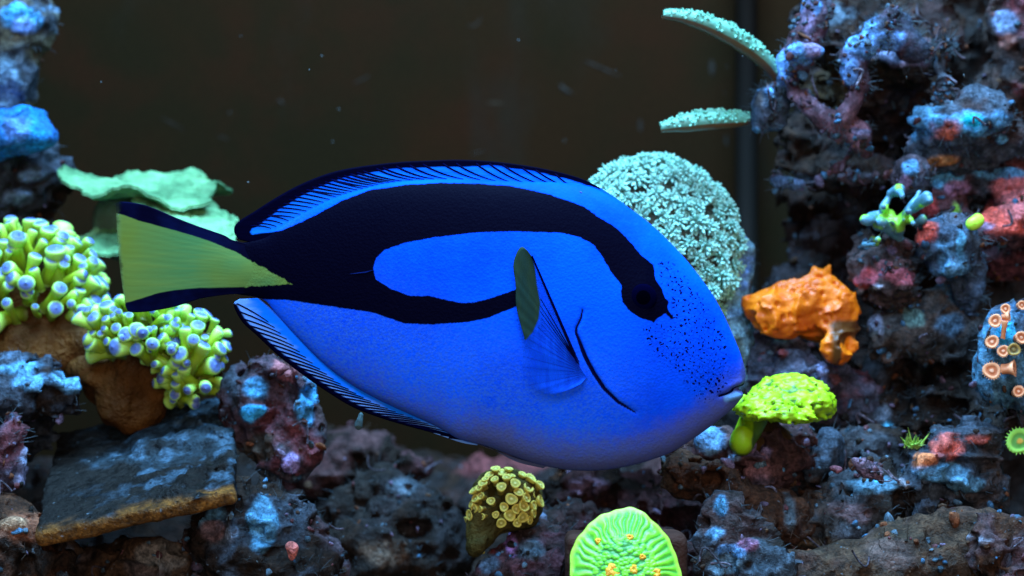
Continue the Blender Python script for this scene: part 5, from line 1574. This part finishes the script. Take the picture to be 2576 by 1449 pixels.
for i, (px, py, rx, ry) in enumerate(orange):
    X_, Y_ = px - 1573, (1447 - py) / math.cos(tilt)
    j = np.argmin((loc_[:, 0] - X_) ** 2 + (loc_[:, 1] - Y_) ** 2)
    cz = loc_[j, 2]
    t_ = np.linspace(0, np.pi * 0.5, 9); p_ = np.linspace(0, 2 * np.pi, 22, endpoint=False)
    T_, P_ = np.meshgrid(t_, p_, indexing='ij')
    wob = 1 + 0.12 * np.sin(3 * P_ + i) + 0.10 * np.sin(7 * P_ + 2 * i)
    Xl = X_ + rx * np.sin(T_) * np.cos(P_) * wob
    Yl = Y_ + ry * np.sin(T_) * np.sin(P_) * wob
    Zl = cz - 2 + 5.5 * np.cos(T_) - 4.0 * np.exp(-(T_ / 0.3) ** 2) + 0.9 * np.sin(9 * P_ + i) * np.sin(T_)
    V = np.stack([Xl.ravel(), Yl.ravel(), Zl.ravel()], 1) @ Mx.T * ks + shc
    part('mouth', V, grid_faces(9, 22, True), ORM, sh)
V, F = sdf_mesh([('b', at(1572, 1500, -0.012), np.array([148 * S, 0.008, 160 * S]), np.eye(3), 0.003)], 0.0012, 0.004, (), 0.002, lambda P: 0.0008 * fbm(P, 0.01, 3, 381), 0.006)
part('plug', V, F, mat_flesh('plug_cement', (0.034, 0.016, 0.012), (0.055, 0.026, 0.019), 120, 0.8, 0.8, 0.0, 0.0015, 0.05), sh)

# ------------------------------------------------------------------ yellow button polyps
def mat_button(name, rim, inner, centre, column):
    t = NT(name)
    a = t.math('ADD', t.attr('t'), t.ramp(t.noise(300, 2), 0.3, 0.7, -0.05, 0.05))
    col = t.mix(t.ramp(a, 0.10, 0.26), centre, inner)
    col = t.mix(t.ramp(a, 0.45, 0.62), col, rim)
    col = t.mix(t.ramp(a, 1.05, 1.25), col, column)
    return t.done(col, 0.4, t.bump(t.noise(500, 3), 0.4, 0.0005), 0.35, 0.12)


def button_mesh(mat, seed, fringe=0, depth=1.4):
    r = np.random.default_rng(seed)
    # profile from the mouth outwards, over the rim, down the column: (radius, height, t)
    prof = np.array([(0.02, 0.10, 0.0), (0.14, 0.16, 0.08), (0.24, 0.10, 0.2), (0.40, 0.03, 0.35), (0.60, 0.10, 0.5), (0.78, 0.22, 0.7), (0.92, 0.24, 0.85), (1.0, 0.12, 1.0), (0.94, -0.08, 1.05), (0.78, -0.35, 1.15), (0.70, -0.8, 1.3), (0.72, -depth, 1.4)])
    n = 24
    a = np.linspace(0, 2 * np.pi, n, endpoint=False)
    wob = 1 + 0.06 * np.sin(2 * a + r.uniform(0, 6)) + 0.05 * np.sin(3 * a + r.uniform(0, 6))
    V = np.stack([prof[:, 0:1] * np.cos(a)[None] * wob[None], prof[:, 0:1] * np.sin(a)[None] * wob[None], prof[:, 1:2] + 0.05 * np.sin(2 * a + r.uniform(0, 6))[None] * prof[:, 0:1]], -1).reshape(-1, 3)
    V[:, 2] += 0.03 * np.tile(np.cos(12 * a), len(prof)) * np.repeat((prof[:, 2] > 0.3) & (prof[:, 2] < 1.02), n)
    F = grid_faces(len(prof), n, True).tolist() + [list(range(n))]
    items = [(V, F, np.repeat(prof[:, 2], n))]
    for i in range(fringe):
        b = 2 * math.pi * i / fringe
        L = r.uniform(0.16, 0.28)
        u = np.linspace(0, 1, 3)[:, None]
        d = np.array([math.cos(b), math.sin(b), 0.25])
        p = np.array([0.9 * math.cos(b), 0.9 * math.sin(b), 0.18]) + d * L * u
        Vn, Fn, tn = tube(p, np.array([0.06, 0.05, 0.02]), 4)
        items.append((Vn, Fn, 0.8 + 0.15 * tn))
    V, F, t = merge(items)
    return make_mesh('polyp', V, F, mat, True, {'t': t})


YB = mat_button('yellow_button', (0.80, 0.70, 0.13), (0.50, 0.47, 0.08), (0.80, 0.76, 0.26), (0.24, 0.18, 0.03))
YBM = [button_mesh(YB, 400 + i) for i in range(4)]
yb = thing('button_polyps', at(1240, 1400, 0.02), 'cluster of pale yellow button polyps on an olive stalk below the fish belly', 'coral')
V, F = sdf_mesh([E(1275, 1262, 25, 80, 72, 44), E(1240, 1230, 28, 50, 44, 36), E(1222, 1320, 22, 34, 60, 32), E(1206, 1372, 18, 18, 20, 18), E(1320, 1260, 28, 46, 50, 36)], 0.0010, 0.006, [E(1250, 1250, 2, 20, 12, 26)], 0.003, lambda P: 0.0034 * fbm(P, 0.010, 3, 391), 0.008)
part('stalk', V, F, mat_flesh('button_stalk', (0.035, 0.028, 0.006), (0.085, 0.066, 0.016), 120, 1.0, 0.7, 0.0, 0.003, 0.1), yb)
base = np.array(yb.location)
yc = at(1262, 1275, 0.028)
r = np.random.default_rng(12)
for (zx, zy, sz) in ((230, 360, 50), (540, 165, 56), (680, 285, 56), (850, 230, 60), (820, 335, 58), (530, 325, 52), (640, 455, 60), (800, 440, 56), (950, 470, 62), (770, 530, 60), (620, 630, 62), (760, 650, 60),
                     (530, 710, 52), (420, 475, 44), (190, 625, 54), (240, 550, 46), (300, 990, 58), (330, 285, 48), (400, 195, 46), (250, 450, 44), (205, 510, 40), (880, 600, 56), (470, 125, 46), (950, 300, 50), (330, 640, 32),
                     (290, 330, 44), (590, 220, 44), (700, 710, 44), (155, 680, 36), (360, 235, 40),
                     (760, 190, 46), (610, 130, 44), (900, 400, 50), (720, 380, 50), (560, 540, 46), (690, 560, 50), (880, 520, 48), (460, 240, 44), (470, 620, 36), (840, 680, 44), (640, 200, 40), (310, 420, 40), (300, 560, 36)):
    px, py = ZY(zx, zy)
    d = np.array([(px - 1262) / 90.0, 0, (1275 - py) / 85.0])
    rr_ = min(np.linalg.norm(d), 1.0)
    Y = 0.0225 - 0.0062 * math.sqrt(max(0, 1 - rr_ ** 2))
    nrm = np.array([d[0], -0.9 * math.sqrt(max(0.12, 1 - rr_ ** 2)) - 0.15, d[2] + 0.25]) + r.normal(0, 0.15, 3)
    sc = sz * 0.2332 * 1.12 * unit(Y)
    link('polyp', YBM[r.integers(0, 4)], yb, at(px, py, Y) - base, align(nrm, r.uniform(0, 6)), (sc, sc, sc * r.uniform(0.8, 1.2)))

# ------------------------------------------------------------------ orange ringed polyps on the blue rock
OZ = mat_button('orange_ring_polyp', (1.0, 0.42, 0.20), (0.62, 0.16, 0.05), (0.95, 0.50, 0.30), (0.75, 0.25, 0.10))
OZM = [button_mesh(OZ, 420 + i, 22) for i in range(3)]
BZ = mat_button('brown_ring_polyp', (0.42, 0.26, 0.06), (0.14, 0.09, 0.02), (0.30, 0.20, 0.06), (0.30, 0.14, 0.04))
BZM = button_mesh(BZ, 431, 18)
grp = 'orange ringed polyps on the blue rock'
for i, (zx, zy, sz, kind, lab) in enumerate((
        (1110, 870, 34, 0, 'small orange ringed polyp topmost on the blue rock'), (1042, 950, 44, 0, 'orange ringed polyp just below the topmost one on the blue rock'),
        (1022, 1088, 44, 0, 'orange ringed polyp halfway down the blue rock edge'), (1095, 1150, 40, 0, 'peach polyp leaning against the brown ringed polyp'),
        (1165, 1140, 44, 1, 'brown ringed polyp among the orange ones on the blue rock'), (1020, 1280, 58, 0, 'biggest orange ringed polyp low on the blue rock'),
        (1215, 1060, 42, 0, 'orange ringed polyp beside the upright orange stalk'), (1218, 845, 30, 0, 'small orange ringed polyp high on the far side of the blue rock'),
        (1160, 1265, 52, 2, 'sideways orange polyp below the brown ringed polyp'), (1200, 1412, 34, 0, 'dull orange polyp at the foot of the blue rock'),
        (1105, 1045, 46, 3, 'upright orange stalk of a closed polyp on the blue rock'), (1130, 920, 30, 2, 'half closed orange polyp under the topmost one'))):
    px, py = ZS(zx, zy)
    Y = 0.0125 - 0.004 * math.cos(max(-1.5, min(1.5, (py - 860) / 110)))
    dx = np.clip((px - 2545) / 80.0, -1, 1)
    nrm = np.array([0.55 * dx, -1.0, 0.15])
    if kind == 2: nrm = np.array([0.9, -0.45, 0.1])
    if kind == 3: nrm = np.array([0.05, -0.25, 1.0])
    Y = Y - 0.0035 * (1 - dx * dx) + 0.0015
    sc = sz * 0.3793 * unit(Y)
    s3 = (sc, sc, sc) if kind != 3 else (sc * 0.5, sc * 0.5, sc * 1.6)
    o = link('ring_polyp', BZM if kind == 1 else OZM[i % 3], None, at(px, py - (30 if kind == 3 else 0), Y), align(nrm, 0.7 * i), s3)
    tag(o, lab, 'polyp', grp)

# ------------------------------------------------------------------ branching blue green coral
bb = [((420, 330), (350, 290), 14, 12), ((240, 440), (175, 440), 10, 15), ((250, 400), (200, 425), 10, 12), ((260, 440), (262, 405), 8, 10), ((300, 350), (250, 410), 12, 10),
      ((350, 240), (240, 255), 12, 18), ((240, 258), (175, 285), 20, 26), ((310, 215), (300, 190), 14, 15), ((300, 190), (345, 115), 16, 18), ((345, 105), (400, 78), 20, 22), ((400, 80), (428, 118), 20, 14),
      ((265, 310), (300, 300), 34, 26), ((300, 310), (385, 375), 30, 30), ((340, 292), (460, 280), 20, 24), ((460, 280), (500, 305), 20, 14), ((500, 300), (565, 275), 14, 22),
      ((460, 220), (540, 95), 14, 20), ((480, 215), (590, 120), 14, 24), ((500, 215), (605, 150), 12, 18), ((500, 200), (540, 180), 12, 16), ((440, 260), (480, 205), 20, 16), ((430, 270), (470, 225), 18, 14), ((400, 340), (440, 280), 26, 18), ((350, 230), (300, 300), 12, 14)]
prims = []
for n_, (p, q, r0, r1) in enumerate(bb):
    Y = 42 + 9 * math.sin(n_ * 1.7)
    prims.append(C(*ZS(*p), 48 if n_ % 2 else 46, *ZS(*q), Y, r0 * 0.3793 * 1.5, r1 * 0.3793 * 1.4))
prims.append(C(*ZS(400, 330), 50, *ZS(400, 430), 56, 14, 18))
V, F = sdf_mesh(prims, 0.0005, 0.0010, (), 0.002, lambda P: 0.0006 * fbm(P, 0.004, 3, 401) - 0.0006 * vnoise(P, 0.005, 402), 0.005)
c = at(*ZS(400, 450), 0.055)
ctr = at(*ZS(430, 300), 0.045)
rr_ = np.linalg.norm((V - ctr) * np.array([1, 0.4, 1.2]), axis=1) / unit(0.045)
gfac = sstep(0.15, 0.6, fbm(V, 0.007, 3, 405) + sstep(45, 10, rr_) * 0.45)
_t = NT('branching_coral')
bm_ = _t.done(_t.mix(_t.ramp(_t.attr('t'), 0.2, 0.8), (0.085, 0.225, 0.31), (0.26, 0.60, 0.05)), 0.38, _t.bump(_t.noise(500, 3), 0.5, 0.0006), 0.4, 0.1)
bc = link('branching_coral', make_mesh('branching_coral', V - c, F, bm_, True, {'t': gfac}))
bc.location = c
tag(bc, 'small knobbly branching coral in blue and lime green above the crimson ledge', 'coral')

# ------------------------------------------------------------------ small things
LIME = mat_flesh('lime_polyp', (0.40, 0.85, 0.03), (0.60, 0.95, 0.08), 300)
V, F = sdf_mesh([E(2452, 560, 40, 17, 13, 14), E(2444, 568, 40, 12, 10, 12), E(2463, 552, 41, 9, 12, 10)], 0.0006, 0.003, (), 0.002, lambda P: 0.0008 * fbm(P, 0.006, 3, 411), 0.005)
c = at(2452, 578, 0.04)
o = link('lime_polyp', make_mesh('lime_polyp', V - c, F, LIME, True)); o.location = c
tag(o, 'glowing lime green polyp in the fork between the red arch and the rounded blue rock', 'coral')
items = []
r = np.random.default_rng(21)
for i in range(30):
    p0 = at(2296 + r.normal(0, 12), 1122 + r.normal(0, 4), 0.022)
    d = np.array([r.normal(0.35, 0.8), -0.5 + r.normal(0, 0.3), r.uniform(-0.3, 1.0)]); d /= np.linalg.norm(d)
    L = r.uniform(18, 40) * unit(0.02)
    u = np.linspace(0, 1, 5)[:, None]
    items.append(tube(p0 + d * L * u + np.array([0, 0, 0.3]) * L * u * u, np.array([2.2, 2.4, 2.2, 1.8, 0.7]) * unit(0.02), 6))
V, F, _ = merge(items)
c = at(2296, 1130, 0.022)
o = link('green_tuft', make_mesh('green_tuft', V - c, F, mat_flesh('green_tuft_skin', (0.22, 0.42, 0.06), (0.36, 0.58, 0.10), 200), True)); o.location = c
tag(o, 'small tuft of slim yellow green fronds on the dark cleft rock', 'seaweed')
GZ = mat_button('green_ring_polyp', (0.35, 0.75, 0.10), (0.12, 0.35, 0.05), (0.75, 0.40, 0.05), (0.30, 0.45, 0.06))
o = link('green_ring_polyp', button_mesh(GZ, 441, 24), None, at(2566, 1110, 0.016), align((-0.3, -1, 0.3), 0), (34 * S, 34 * S, 34 * S))
tag(o, 'green polyp with an orange middle next to the red crested rock', 'polyp')
o = link('orange_dot_polyp', OZM[1], None, at(2562, 985, 0.008), align((0.0, -1, 0.2), 0), (15 * S, 15 * S, 20 * S))
tag(o, 'tiny orange dot of a closed polyp under the blue polyp rock', 'polyp')

# ------------------------------------------------------------------ specks drifting in the water
r = np.random.default_rng(77)
_t = NT('drifting_speck')
SPECK = _t.done((0.10, 0.13, 0.14), 0.7, None, 0.05)
VV, FF = [], []
for q in range(55):
    Y = r.uniform(-0.05, 0.27)
    c_ = at(r.uniform(0, 2576), r.uniform(0, 1449), Y)
    A = np.linalg.qr(r.normal(0, 1, (3, 3)))[0]
    s_ = r.uniform(0.00012, 0.00034) * np.array([1, r.uniform(0.3, 1), r.uniform(0.8, 2.4)])
    VV.append((ICO_V * s_) @ A + c_); FF.append(ICO_F + len(ICO_V) * q)
o = link('drifting_specks', make_mesh('drifting_specks', np.vstack(VV), np.vstack(FF), SPECK))
tag(o, 'fine pale specks drifting in the tank water', 'specks', kind='stuff')
V, F = sdf_mesh([C(908, 1044, 20, 902, 1072, 20, 6, 9)], 0.0004, 0.002, (), 0.002, lambda P: 0.0005 * fbm(P, 0.003, 3, 511), 0.004)
c = at(904, 1078, 0.02)
_t = NT('pale_fleck')
o = link('drifting_fleck', make_mesh('drifting_fleck', V - c, F, _t.done((0.07, 0.12, 0.13), 0.7, None, 0.1, 0.2)))
o.location = c
tag(o, 'pale grey green fleck drifting just below the anal fin', 'fleck')
